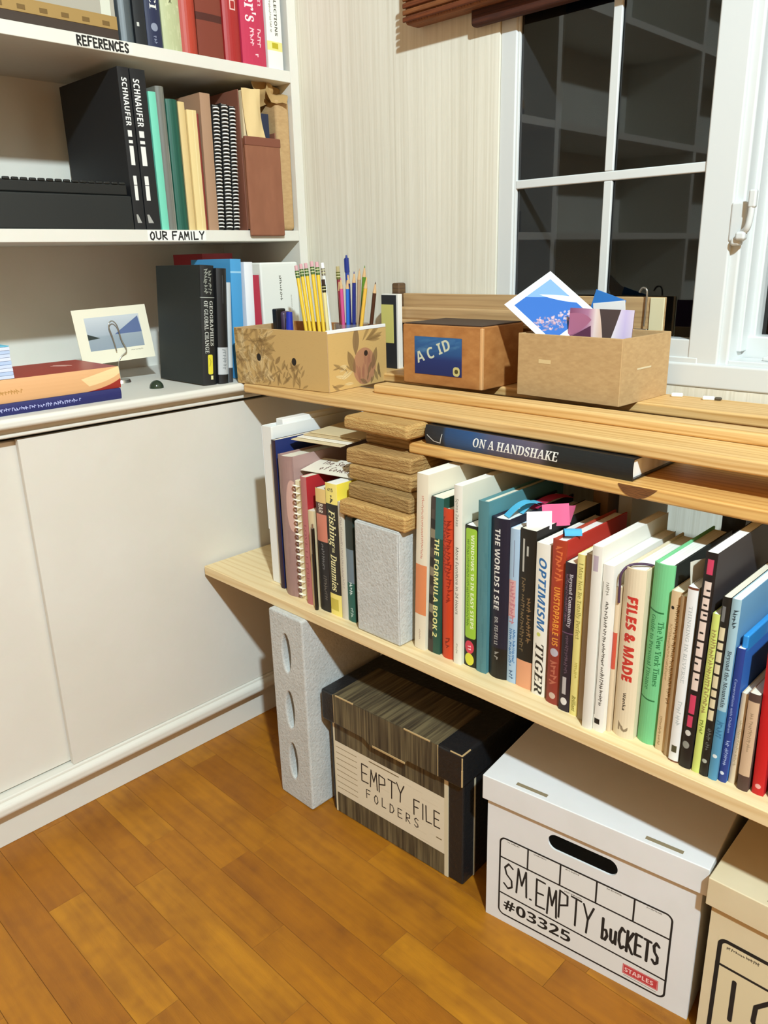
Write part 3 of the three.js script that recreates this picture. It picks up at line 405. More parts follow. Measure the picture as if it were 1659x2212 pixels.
// left of the block
{
  const A = thing('ring_binder', 'tall white ring binder at the cabinet end of the plank', 'binder', [0.19, PT, 0.362], 0);
  part('spine', bx(-0.0135, 0, -0.004, 0.0135, 0.303, 0, 0.0015), col('#e9e9e4', 0.45), A); part('front_cover', bx(0.0105, 0, -0.25, 0.0135, 0.303, -0.003, 0.001), col('#e6e6e2', 0.45), A); part('back_cover', bx(-0.0135, 0, -0.25, -0.0105, 0.303, -0.003, 0.001), col('#e6e6e2', 0.45), A);
  part('papers', bx(-0.0095, 0.004, -0.235, 0.0095, 0.311, -0.03, 0.001), col('#efeeea', 0.8), A);
  part('loose_sheet', bx(-0.0165, 0.105, -0.15, -0.0145, 0.30, -0.001, 0.0005), col('#eef0f0', 0.5), A);
  rowBook(0.2125, 0.2235, 0.372, 0.283, 0.22, { name: 'thin_book', cover: '#2b1526', right: '#1d2c66', label: 'thin dark plum book next to the white binder' });
  rowBook(0.236, 0.275, 0.3825, 0.262, 0.215, { hard: true, bulge: 0.006, cover: '#9a7a74', right: '#a98a84', label: 'wide dusty mauve hardback, beside the spiral notebook', spine: (c, W, Hh) => { for (let i = 0; i < 26; i++) { c.fillStyle = `rgba(${i % 2 ? '120,88,84' : '176,146,138'},0.12)`; c.fillRect(rr(0, W), rr(0, Hh), rr(6, 30), rr(40, 200)); } c.fillStyle = '#c79f92'; c.beginPath(); c.ellipse(W * 0.9, Hh * 0.34, W * 0.3, Hh * 0.18, 0, 0, 7); c.fill(); } });
  { const s = thing('spiral_notebook', 'cream spiral bound notebook, coil outward, between mauve and red books', 'notebook', [0.2895, PT, 0.376], 0); part('pages', bx(-0.0105, 0, -0.165, 0.0105, 0.222, 0, 0.001), col('#e9dcb8', 0.85), s); part('cover', bx(0.0106, 0, -0.166, 0.0118, 0.224, 0.001, 0.0005), col('#e0d2a8'), s); for (let k = 0; k < 17; k++) { const g = new THREE.TorusGeometry(0.0062, 0.0013, 6, 14); g.rotateX(Math.PI / 2 - 0.35); part('coil_ring', g, col('#f4efdc', 0.4), s, [-0.004, 0.01 + k * 0.0127, 0.0028]); } }
  rowBook(0.3025, 0.3175, 0.3845, 0.235, 0.165, { cover: '#b56a68', right: '#b3252b', label: 'slim book with dusty pink spine and bright red cover', spine: (c, W, Hh) => { vtext(c, 'LOVE LETTERS', W * 0.5, Hh * 0.36, W * 0.5, '#8f3d44', 'serif', 'normal', Hh * 0.5); } });
  rowBook(0.3185, 0.333, 0.385, 0.178, 0.13, { cover: '#d8c39a', label: 'short tan paperback beside the pink spined book' });
  { const p = thing('ballpoint_pen', 'black pen standing upright in front of the short tan paperback', 'pen', [0.3365, PT, 0.3905], 0); part('barrel', rod([0, 0.0, 0], [-0.0005, 0.15, 0], 0.0034, 0.0036, 10), col('#17130f', 0.3), p); part('clip', bx(-0.001, 0.105, 0.0032, 0.001, 0.152, 0.0048, 0.0006), M.metal, p); part('button', rod([-0.0005, 0.15, 0], [-0.0005, 0.158, 0], 0.0018), M.metal, p); }
  rowBook(0.340, 0.3655, 0.3845, 0.222, 0.15, { cover: '#1d1a1b', right: '#5c3f2c', label: 'black book with a salmon upper spine, beside the fishing guide', spine: (c, W, Hh) => { sq(c, W, 0, Hh * 0.11, '#e2c07a'); sq(c, W, Hh * 0.11, Hh * 0.2, '#4a2a22'); vtext(c, 'BAR', W * 0.5, Hh * 0.115, W * 0.6, '#d8cfc0', 'sans-serif', 'bold', Hh * 0.075); sq(c, W, Hh * 0.2, Hh * 0.42, '#d08068'); scrawl(c, W * 0.5, Hh * 0.44, Hh * 0.2, 20, '#777'); scrawl(c, W * 0.6, Hh * 0.7, Hh * 0.22, 22, '#6a6258'); } });
  rowBook(0.366, 0.394, 0.3845, 0.236, 0.19, { cover: '#1b1812', right: '#f0d94a', white: true, label: 'yellow and black fishing guide paperback beside the concrete block', spine: (c, W, Hh) => { sq(c, W, 0, Hh * 0.15, '#f3e07a'); c.fillStyle = '#3a3420'; c.font = `bold ${W * 0.3}px sans-serif`; c.fillText('415', W * 0.2, Hh * 0.06); scrawl(c, W * 0.5, Hh * 0.09, Hh * 0.05, 24, '#2a2416'); sq(c, W, Hh * 0.83, Hh, '#f2e07c'); sq(c, W * 0.75, Hh * 0.87, Hh * 0.96, '#c9b748'); vtext(c, 'Fishing', W * 0.48, Hh * 0.19, W * 0.72, '#f4ecb0', 'serif', 'bold', Hh * 0.27, 'italic'); vtext(c, 'FOR', W * 0.5, Hh * 0.475, W * 0.3, '#f4ecb0', 'serif', 'bold', Hh * 0.035); vtext(c, 'Dummies', W * 0.48, Hh * 0.525, W * 0.72, '#f4ecb0', 'serif', 'bold', Hh * 0.28, 'italic'); } });
  rowBook(0.3945, 0.4085, 0.3845, 0.2085, 0.15, { cover: '#cfc8b6', label: 'pale grey paperback beside the yellow fishing guide', spine: (c, W, Hh) => { scrawl(c, W * 0.5, Hh * 0.12, Hh * 0.6, 15, '#a89c92'); } });
  rowBook(0.409, 0.427, 0.383, 0.186, 0.14, { cover: '#2e4a46', right: '#23352f', label: 'dark green book against the side of the concrete block', spine: (c, W, Hh) => { sq(c, W, 0, Hh * 0.3, '#26302a'); sq(c, W, Hh * 0.3, Hh * 0.62, '#6c7c86'); sq(c, W, Hh * 0.62, Hh, '#1f5c50'); scrawl(c, W * 0.5, Hh * 0.62, Hh * 0.12, 22, '#dce4e0'); scrawl(c, W * 0.5, Hh * 0.87, Hh * 0.08, 20, '#b8c8c0'); } });
  { const rect = boxAtlas.add(260, 130, (c, W, Hh) => { fill(c, W, Hh, '#ece4d2'); hand(c, 'The SeCreTS', 40, 18, 14, 34, 4, '#6a4a44', 0.3); hand(c, 'of Cooking', 66, 66, 14, 34, 4, '#6a4a44', 0.3); });
    const e = thing('envelope', 'cream envelope with handwriting lying on the tops of the books', 'envelope', [0.335, 0.6545, 0.325], 0); printed('sheet', 0.12, 0.06, 0.001, rect, boxAtlas.m, e, [0, 0.004, 0], [-1.42, 0, 0.12]); }
  { const f = thing('paper_stack', 'sheaf of tan papers laid across the tall books near the binder', 'papers', [0.285, 0.699, 0.28], 0); for (let k = 0; k < 4; k++) part('sheet', bx(-0.055 + k * 0.004, k * 0.0022, -0.1, 0.06 + k * 0.005, k * 0.0022 + 0.0016, 0.06 - k * 0.012, 0.0005), col(['#d9c6a0', '#eee6d4', '#cdb58a', '#d8c49a'][k], 0.9), f); f.rotation.set(0.02, 0.12, 0); }
}
// right of the block
{
  const r = rowBook;
  r(0.5555, 0.5775, 0.3795, 0.285, 0.2, { cover: '#e7dcc4', right: '#e5dcc6', white: true, lean: 2.0, label: 'cream paperback with an orange band, beside the concrete block', spine: (c, W, Hh) => { sq(c, W, Hh * 0.5, Hh * 0.79, '#df8a58'); scrawl(c, W * 0.55, Hh * 0.12, Hh * 0.34, 13, '#c98a76'); scrawl(c, W * 0.5, Hh * 0.88, Hh * 0.06, 10, '#b49a86'); } });
  r(0.5795, 0.603, 0.3745, 0.253, 0.18, { cover: '#1d4c3e', lean: 2.0, label: 'dark green paperback with long yellow lettering down its spine', spine: (c, W, Hh) => { sq(c, W * 0.45, 0, Hh, '#3b2f2a'); for (let i = 0; i < 14; i++) { c.fillStyle = ['#4a4038', '#16100e', '#8a8068', '#2a2018'][i % 4]; c.fillRect(0, Hh * (0.08 + i * 0.06), W * rr(0.3, 0.5), Hh * 0.055); } c.fillStyle = '#2e6a68'; c.fillRect(W * 0.4, 0, W * 0.6, Hh * 0.25); vtext(c, 'THE FORMULA BOOK 2', W * 0.55, Hh * 0.25, W * 0.5, '#efe79a', 'sans-serif', 'bold', Hh * 0.64); } });
  r(0.606, 0.6295, 0.3745, 0.2395, 0.17, { hard: true, cover: '#c9401e', label: 'orange red book with dark red lettering on its spine', spine: (c, W, Hh) => { scrawl(c, W * 0.3, Hh * 0.06, Hh * 0.34, 22, '#8f2410'); scrawl(c, W * 0.62, Hh * 0.08, Hh * 0.52, 26, '#8c1f0e', 2); scrawl(c, W * 0.5, Hh * 0.86, Hh * 0.06, 26, '#7c1a0a', 2); } });
  r(0.6325, 0.6475, 0.377, 0.279, 0.19, { cover: '#e9e5d8', right: '#dcdac8', white: true, label: 'thin tall white book with small grey lettering, beside the orange red book', spine: (c, W, Hh) => { vtext(c, 'Spiros Zakas', W * 0.42, Hh * 0.07, W * 0.42, '#6a6658', 'sans-serif', 'normal', Hh * 0.15); vtext(c, 'More Furniture in 24 Hours', W * 0.42, Hh * 0.33, W * 0.46, '#3a382f', 'sans-serif', 'normal', Hh * 0.38); scrawl(c, W * 0.45, Hh * 0.88, Hh * 0.06, 10, '#9a9484'); } });
  r(0.6485, 0.6705, 0.371, 0.2225, 0.18, { cover: '#15190f', right: '#1a2012', white: true, label: 'lime green manual with a pink and a yellow dot on its spine', spine: (c, W, Hh) => { c.fillStyle = '#9cc63c'; c.beginPath(); c.roundRect(W * 0.06, Hh * 0.02, W * 0.9, Hh * 0.77, 10); c.fill(); vtext(c, 'WINDOWS 10 IN EASY STEPS', W * 0.62, Hh * 0.06, W * 0.36, '#e9f3cf', 'sans-serif', 'bold', Hh * 0.66); scrawl(c, W * 0.25, Hh * 0.1, Hh * 0.6, 14, '#5f8a20'); c.fillStyle = '#d33a52'; c.beginPath(); c.ellipse(W * 0.45, Hh * 0.855, W * 0.38, Hh * 0.048, 0, 0, 7); c.fill(); vtext(c, '11', W * 0.45, Hh * 0.838, W * 0.4, '#f6d6da'); c.fillStyle = '#d9d63c'; c.beginPath(); c.ellipse(W * 0.45, Hh * 0.945, W * 0.38, Hh * 0.045, 0, 0, 7); c.fill(); } });
  r(0.673, 0.691, 0.3735, 0.2635, 0.19, { hard: true, cover: '#4f8289', bulge: 0.001, label: 'plain teal hardback with an unmarked spine', spine: (c, W, Hh) => { for (let i = 0; i < 30; i++) { c.fillStyle = `rgba(40,90,100,${rr(0.05, 0.14)})`; c.fillRect(rr(0, W), rr(0, Hh), rr(3, 9), rr(30, 150)); } } });
  { const b = r(0.692, 0.7235, 0.372, 0.2435, 0.165, { hard: true, cover: '#17182b', right: '#141527', white: true, bulge: 0.005, label: 'thick navy black hardback with white capitals and curled blue notes on top', spine: (c, W, Hh) => { sq(c, W, Hh * 0.8, Hh, '#141310'); vtext(c, 'THE WORLDS I SEE', W * 0.42, Hh * 0.06, W * 0.4, '#eceae2', 'sans-serif', 'bold', Hh * 0.5); vtext(c, 'DR. FEI-FEI LI', W * 0.45, Hh * 0.6, W * 0.26, '#b9b7b2', 'sans-serif', 'bold', Hh * 0.18); scrawl(c, W * 0.5, Hh * 0.83, Hh * 0.05, 30, '#9a968e', 2); } });
    const curl = (w, l, up, colr, x, z, ry) => { const g = new THREE.PlaneGeometry(w, l, 1, 8); const p = g.attributes.position; for (let i = 0; i < p.count; i++) { const t = (p.getY(i) / l + 0.5); p.setXYZ(i, p.getX(i), up * Math.sin(t * Math.PI * 0.8), -t * l); } g.computeVertexNormals(); return part('sticky_note', g, new THREE.MeshStandardMaterial({ color: colr, roughness: 0.8, side: THREE.DoubleSide }), b, [x, 0.2415, z], [0, ry, 0]); };
    curl(0.016, 0.05, 0.018, 0x4fb4dd, -0.002, -0.02, -0.5); curl(0.014, 0.04, 0.012, 0x58b8d8, 0.003, -0.045, -0.3); curl(0.02, 0.07, 0.012, 0xb01e46, 0.004, -0.07, -0.35); }
  r(0.7235, 0.739, 0.368, 0.233, 0.16, { cover: '#a9c4dc', white: true, label: 'light blue paperback with pink lettering', spine: (c, W, Hh) => { c.strokeStyle = '#70708a'; c.lineWidth = 2; c.beginPath(); c.moveTo(W * 0.5, Hh * 0.07); c.lineTo(W * 0.5, Hh * 0.3); c.stroke(); sq(c, W * 0.75, Hh * 0.32, Hh * 0.56, '#d8a8a6'); scrawl(c, W * 0.4, Hh * 0.34, Hh * 0.26, 24, '#c47c86', 2); scrawl(c, W * 0.68, Hh * 0.64, Hh * 0.22, 12, '#2f6aa8'); scrawl(c, W * 0.32, Hh * 0.64, Hh * 0.24, 14, '#2f6aa8'); scrawl(c, W * 0.5, Hh * 0.92, Hh * 0.05, 22, '#3c5a80'); } });
  { const b = r(0.7395, 0.7655, 0.368, 0.237, 0.165, { cover: '#191712', right: '#16140f', label: 'black paperback with a peach sticker at the foot of its spine', spine: (c, W, Hh) => { sq(c, W, Hh * 0.82, Hh, '#e2a078'); c.fillStyle = '#b9b7ae'; c.fillRect(W * 0.2, Hh * 0.06, W * 0.12, Hh * 0.2); c.fillRect(W * 0.45, Hh * 0.1, W * 0.12, Hh * 0.06); scrawl(c, W * 0.28, Hh * 0.3, Hh * 0.46, 20, '#7c6848'); scrawl(c, W * 0.68, Hh * 0.42, Hh * 0.28, 20, '#8a6a44'); } });
    part('sticky_note', bx(-0.0005, -0.012, -0.017, 0.0005, 0.013, 0.017, 0.0003, 'x', 1), col('#eee6ea', 0.8), b, [0.002, 0.244, -0.022], [0, -0.75, 0.1]);
    for (const [x, y, z, a, r2] of [[0.010, 0.247, -0.05, -0.6, 0.25], [0.008, 0.243, -0.068, -0.2, -0.3]]) { const g = new THREE.PlaneGeometry(0.034, 0.03, 8, 1), p = g.attributes.position; for (let q = 0; q < p.count; q++) p.setZ(q, 0.006 * Math.sin(p.getX(q) * 110)); g.computeVertexNormals(); g.rotateY(Math.PI / 2); part('sticky_note', g, new THREE.MeshStandardMaterial({ color: 0xe0648c, roughness: 0.8, side: THREE.DoubleSide }), b, [x, y, z], [0, a, r2]); } }
  r(0.768, 0.79, 0.3715, 0.2245, 0.15, { cover: '#ece7da', white: true, label: 'white paperback with heavy blue and black slanted capitals', spine: (c, W, Hh) => { vtext(c, 'OPTIMISM', W * 0.5, Hh * 0.08, W * 0.74, '#2a66a0', 'sans-serif', 'bold', Hh * 0.47, 'italic'); c.fillStyle = '#c8cc6a'; c.beginPath(); c.arc(W * 0.4, Hh * 0.585, W * 0.14, 0, 7); c.fill(); vtext(c, 'TIGER', W * 0.5, Hh * 0.63, W * 0.8, '#221d18', 'serif', 'bold', Hh * 0.35, 'italic'); } });
  { const b = r(0.795, 0.8155, 0.377, 0.237, 0.16, { hard: true, bulge: 0.002, cover: '#a8391f', right: '#b52f22', white: true, label: 'rust red hardback with orange lettering and a blue sticky note', spine: (c, W, Hh) => { sq(c, W, Hh * 0.55, Hh, '#8e3428'); scrawl(c, W * 0.5, Hh * 0.04, Hh * 0.18, 30, '#d8703c', 2); vtext(c, 'UNSTOPPABLE US', W * 0.5, Hh * 0.27, W * 0.62, '#e59a3c', 'sans-serif', 'bold', Hh * 0.36); c.fillStyle = '#b9b2bc'; c.beginPath(); c.arc(W * 0.5, Hh * 0.67, W * 0.3, 0, 7); c.fill(); scrawl(c, W * 0.5, Hh * 0.73, Hh * 0.14, 34, '#b86a52', 2); c.fillStyle = '#c9b0a0'; c.beginPath(); c.arc(W * 0.5, Hh * 0.945, W * 0.24, 0, 7); c.fill(); } });
    const g = new THREE.CylinderGeometry(0.0085, 0.0085, 0.022, 14, 1, true, 0.2, 3.4); g.rotateZ(Math.PI / 2); g.rotateY(0.7); part('sticky_note', g, new THREE.MeshStandardMaterial({ color: 0x4fa9d6, roughness: 0.8, side: THREE.DoubleSide }), b, [0.002, 0.237, -0.028]); }
  r(0.818, 0.834, 0.3815, 0.213, 0.14, { cover: '#241a26', label: 'dark purple paperback with small white lettering', spine: (c, W, Hh) => { vtext(c, 'Beyond Commodity', W * 0.62, Hh * 0.07, W * 0.42, '#d4cfd2', 'serif', 'bold', Hh * 0.35); scrawl(c, W * 0.25, Hh * 0.08, Hh * 0.3, 12, '#7a5a74'); sq(c, W, Hh * 0.455, Hh * 0.462, '#6a4a66'); scrawl(c, W * 0.5, Hh * 0.48, Hh * 0.25, 16, '#5f4a58'); c.fillStyle = '#b9b2b0'; c.fillRect(W * 0.3, Hh * 0.76, W * 0.36, Hh * 0.12); c.fillStyle = '#ded8d4'; c.beginPath(); c.ellipse(W * 0.5, Hh * 0.93, W * 0.3, Hh * 0.026, 0, 0, 7); c.fill(); } });
  r(0.835, 0.847, 0.382, 0.228, 0.15, { cover: '#e5d683', label: 'thin yellow paperback with handwritten style title', spine: (c, W, Hh) => { vtext(c, 'I May Not Be Totally Perfect', W * 0.5, Hh * 0.05, W * 0.62, '#7d7430', 'serif', 'normal', Hh * 0.46, 'italic'); scrawl(c, W * 0.5, Hh * 0.66, Hh * 0.1, 12, '#b9a94e'); vtext(c, 'Brilliant', W * 0.5, Hh * 0.87, W * 0.6, '#6c641e', 'serif', 'bold', Hh * 0.1, 'italic'); } });
  r(0.849, 0.862, 0.385, 0.233, 0.16, { cover: '#a3927a', right: '#3d2d26', label: 'narrow brown spined book beside the thin yellow paperback' });
  r(0.863, 0.876, 0.397, 0.2505, 0.175, { cover: '#e4dfd4', right: '#e7e2d6', white: true, label: 'tall off-white book pulled slightly forward on the plank', spine: (c, W, Hh) => { c.fillStyle = '#b7a6b2'; c.fillRect(W * 0.2, Hh * 0.05, W * 0.5, Hh * 0.08); } });
  r(0.8765, 0.891, 0.3935, 0.229, 0.165, { cover: '#ebe8df', white: true, label: 'white paperback with a fine print title and black square', spine: (c, W, Hh) => { c.strokeStyle = '#4a4436'; c.lineWidth = 2; c.beginPath(); c.moveTo(W * 0.1, Hh * 0.1); c.lineTo(W * 0.1, Hh * 0.9); c.stroke(); scrawl(c, W * 0.55, Hh * 0.1, Hh * 0.07, 13, '#8a8478'); scrawl(c, W * 0.55, Hh * 0.21, Hh * 0.62, 13, '#4a453c'); c.fillStyle = '#15120f'; c.fillRect(W * 0.15, Hh * 0.92, W * 0.5, Hh * 0.032); } });
  r(0.891, 0.8965, 0.385, 0.2, 0.14, { name: 'booklet', cover: '#d9c3a2', label: 'thin beige booklet with a red mark, beside the red lettered book', spine: (c, W, Hh) => { sq(c, W, Hh * 0.3, Hh * 0.55, '#c8503a'); } });
  { const b = r(0.898, 0.9265, 0.385, 0.2285, 0.16, { hard: true, bulge: 0.005, cover: '#e0cfb0', white: true, label: 'beige hardback with tall red block lettering and a purple ribbon', spine: (c, W, Hh) => { vtext(c, 'FILES & MADE', W * 0.49, Hh * 0.15, W * 0.62, '#c2342a', 'sans-serif', 'bold', Hh * 0.5); vtext(c, 'FILES & MADE', W * 0.53, Hh * 0.154, W * 0.62, '#c2342a', 'sans-serif', 'bold', Hh * 0.5); vtext(c, 'Wanka', W * 0.5, Hh * 0.72, W * 0.2, '#2a211a', 'sans-serif', 'bold', Hh * 0.11); c.strokeStyle = '#8a7860'; c.lineWidth = 6; c.beginPath(); c.moveTo(W * 0.35, Hh * 0.955); c.lineTo(W * 0.35, Hh * 0.915); c.lineTo(W * 0.6, Hh * 0.955); c.arc(W * 0.6, Hh * 0.94, W * 0.12, 0, 4); c.stroke(); } });
    part('ribbon', tube([[0.012, 0.2265, -0.03], [0.002, 0.230, -0.02], [-0.010, 0.229, -0.006], [-0.0152, 0.22, 0.0012], [-0.0158, 0.2, 0.0015], [-0.0155, 0.182, 0.0015]], 0.0016, 24, 5), col('#4a2f48', 0.6), b); }
  r(0.9275, 0.953, 0.377, 0.24, 0.17, { hard: true, bulge: 0.005, cover: '#74c488', right: '#1f2420', left: '#74c488', white: true, lean: 0.7, label: 'mint green hardback with dark green newspaper style lettering', spine: (c, W, Hh) => { for (const y of [0.245, 0.735]) { c.strokeStyle = '#1f6a3a'; c.lineWidth = 5; c.beginPath(); c.moveTo(0, Hh * y); c.quadraticCurveTo(W * 0.5, Hh * (y + 0.012), W * 0.75, Hh * (y + 0.008)); c.stroke(); } vtext(c, 'The New York Times', W * 0.66, Hh * 0.3, W * 0.34, '#1f6a3a', 'serif', 'bold', Hh * 0.36); vtext(c, 'Guide to Personal Finance', W * 0.28, Hh * 0.27, W * 0.3, '#2a7a44', 'serif', 'bold', Hh * 0.42); } });
  r(0.954, 0.967, 0.379, 0.213, 0.15, { cover: '#d9bd93', lean: 0.6, label: 'beige spine with two columns of small brown print', spine: (c, W, Hh) => { c.fillStyle = '#1d1712'; c.beginPath(); c.ellipse(W * 0.28, Hh * 0.1, W * 0.14, Hh * 0.01, 0, 0, 7); c.fill(); scrawl(c, W * 0.7, Hh * 0.08, Hh * 0.6, 12, '#7a5c38'); scrawl(c, W * 0.28, Hh * 0.2, Hh * 0.34, 10, '#a8895e'); scrawl(c, W * 0.3, Hh * 0.78, Hh * 0.18, 9, '#8a6c44'); } });
  r(0.9675, 0.9745, 0.384, 0.212, 0.15, { name: 'booklet', cover: '#a98a64', lean: 0.6, label: 'thin brown booklet beside the white grey lettered book' });
  { const b = r(0.976, 0.988, 0.3895, 0.2275, 0.16, { cover: '#e8e8e6', right: '#dcd8cc', white: true, lean: 0.7, label: 'white book with pale grey lettering and a brown top edge', spine: (c, W, Hh) => { sq(c, W, 0, Hh * 0.012, '#6e3c28'); sq(c, W, Hh * 0.99, Hh, '#6e3c28'); vtext(c, 'THINKING IN REVERSE', W * 0.5, Hh * 0.1, W * 0.5, '#aab0b0', 'serif', 'normal', Hh * 0.43); scrawl(c, W * 0.5, Hh * 0.64, Hh * 0.13, 16, '#b6bcbc'); c.fillStyle = '#4a4630'; c.fillRect(W * 0.25, Hh * 0.9, W * 0.5, Hh * 0.04); } });
    const g = new THREE.PlaneGeometry(0.06, 0.04, 6, 4), p = g.attributes.position; for (let i = 0; i < p.count; i++) p.setZ(i, 0.0045 * Math.sin(p.getX(i) * 90 + p.getY(i) * 40)); g.computeVertexNormals(); g.rotateY(Math.PI / 2 - 0.15); part('bookmark_sheet', g, new THREE.MeshStandardMaterial({ color: 0xe6dcc6, roughness: 0.9, side: THREE.DoubleSide }), b, [-0.002, 0.232, -0.04]); }
  r(0.9905, 1.004, 0.3915, 0.274, 0.19, { cover: '#151214', right: '#2e282a', white: true, lean: 0.9, label: 'tallest black book, spine with pink and beige letter tiles', spine: (c, W, Hh) => { c.fillStyle = '#cc3f60'; c.fillRect(W * 0.25, Hh * 0.03, W * 0.5, Hh * 0.065); c.fillRect(W * 0.25, Hh * 0.64, W * 0.5, Hh * 0.09); c.fillRect(W * 0.25, Hh * 0.74, W * 0.45, Hh * 0.055); let y = 0.125; while (y < 0.6) { const l = rr(0.035, 0.085); c.fillStyle = '#e4cfc2'; c.fillRect(W * 0.22, Hh * y, W * 0.56, Hh * l); c.fillStyle = '#151214'; c.fillRect(W * rr(0.2, 0.5), Hh * (y + l * rr(0.2, 0.6)), W * 0.3, Hh * 0.008); y += l + 0.009; } c.fillStyle = '#d4d0c8'; c.beginPath(); c.ellipse(W * 0.45, Hh * 0.825, W * 0.25, Hh * 0.014, 0, 0, 7); c.fill(); c.fillStyle = '#8f9088'; c.beginPath(); c.ellipse(W * 0.4, Hh * 0.885, W * 0.3, Hh * 0.018, 0, 0, 7); c.fill(); } });
  r(1.0055, 1.0145, 0.391, 0.205, 0.14, { cover: '#cdd973', lean: 1.0, white: true, label: 'thin lime yellow paperback between two black books', spine: (c, W, Hh) => { scrawl(c, W * 0.5, Hh * 0.1, Hh * 0.5, 16, '#96844c', 2); scrawl(c, W * 0.5, Hh * 0.66, Hh * 0.08, 14, '#6c7a2e'); } });
  r(1.015, 1.0245, 0.3915, 0.228, 0.15, { cover: '#131513', lean: 0.7, label: 'slim black paperback with cream block lettering', spine: (c, W, Hh) => { c.fillStyle = '#77797a'; c.fillRect(W * 0.15, Hh * 0.05, W * 0.4, Hh * 0.08); let y = 0.16; while (y < 0.68) { const l = rr(0.035, 0.07); c.fillStyle = '#ddd0aa'; c.fillRect(W * 0.15, Hh * y, W * 0.62, Hh * l); y += l + 0.012; } scrawl(c, W * 0.5, Hh * 0.72, Hh * 0.12, 13, '#6a706a'); c.fillStyle = '#aeb4a8'; c.beginPath(); c.arc(W * 0.45, Hh * 0.91, W * 0.3, 0, 7); c.fill(); } });
  r(1.025, 1.035, 0.3915, 0.2285, 0.15, { cover: '#9fc0cc', right: '#5d8fb4', white: true, lean: 0.7, label: 'pale blue paperback with black title and blue foot', spine: (c, W, Hh) => { sq(c, W, Hh * 0.6, Hh, '#4f90b4'); scrawl(c, W * 0.5, Hh * 0.06, Hh * 0.08, 16, '#2a3a42'); vtext(c, 'Beyond the Mountain', W * 0.5, Hh * 0.27, W * 0.58, '#23323a', 'serif', 'bold', Hh * 0.31); scrawl(c, W * 0.5, Hh * 0.66, Hh * 0.1, 18, '#2f6a90'); c.fillStyle = '#dfe8ea'; c.beginPath(); c.arc(W * 0.5, Hh * 0.86, W * 0.26, 0, 7); c.fill(); } });
  { const b = r(1.0355, 1.0445, 0.388, 0.172, 0.13, { cover: '#1f3a86', right: '#2a62b0', lean: 0.8, label: 'short navy paperback with light blue print', spine: (c, W, Hh) => { vtext(c, 'Conversations with Children', W * 0.45, Hh * 0.22, W * 0.42, '#b6c4e6', 'sans-serif', 'normal', Hh * 0.4); scrawl(c, W * 0.5, Hh * 0.68, Hh * 0.18, 12, '#a8b8dc'); c.fillStyle = '#dde4f0'; c.beginPath(); c.arc(W * 0.4, Hh * 0.93, W * 0.26, 0, 7); c.fill(); } });
    part('plastic_sleeve', bx(-0.002, 0.166, -0.128, 0.0045, 0.186, -0.006, 0.002), MAT({ color: 0x2f8ad0, roughness: 0.12 }), b); }
  r(1.045, 1.0525, 0.383, 0.118, 0.09, { name: 'booklet', cover: '#d9c7a8', lean: 1.2, label: 'short beige booklet beside the navy paperback', spine: (c, W, Hh) => scrawl(c, W * 0.5, Hh * 0.3, Hh * 0.5, 9, '#a89878') });
  r(1.0565, 1.0685, 0.388, 0.124, 0.1, { name: 'booklet', cover: '#cdaf90', right: '#5a443c', label: 'short brown booklet with a beige spine, beside the red book', spine: (c, W, Hh) => { sq(c, W, 0, Hh * 0.08, '#4e3c36'); sq(c, W, Hh * 0.84, Hh, '#4e3832'); scrawl(c, W * 0.5, Hh * 0.2, Hh * 0.4, 12, '#9c8468'); } });
  r(1.0715, 1.0845, 0.384, 0.188, 0.14, { cover: '#c2141c', right: '#c2141c', lean: -1.2, label: 'bright red paperback near the end of the row', spine: (c, W, Hh) => { c.fillStyle = '#e8a8a0'; c.beginPath(); c.arc(W * 0.5, Hh * 0.94, W * 0.24, 0, 7); c.fill(); } });
  r(1.0895, 1.1045, 0.382, 0.2, 0.14, { cover: '#3f668e', label: 'steel blue paperback at the row end beside the red one' });
  r(1.106, 1.13, 0.38, 0.21, 0.15, { cover: '#2a2d33', label: 'dark grey paperback past the steel blue one at the row end' });
  // a second row standing behind
  const GB = 'books standing behind the front row';
  book({ w: 0.02, h: 0.29, d: 0.12, pos: [0.8015, PT, 0.20], cover: '#b7ae9a', right: '#c2bba8', group: GB, label: 'tall grey beige book standing behind the rust red hardback' });
  book({ w: 0.024, h: 0.275, d: 0.15, pos: [0.76, PT, 0.195], cover: '#8f6b42', right: '#a07a4a', group: GB, label: 'tan book standing behind the white paperback with blue capitals' });
  book({ w: 0.03, h: 0.262, d: 0.15, pos: [0.95, PT, 0.195], cover: '#2b2724', right: '#2b2724', group: GB, hard: true, label: 'black hardback standing behind the mint green one' });
}
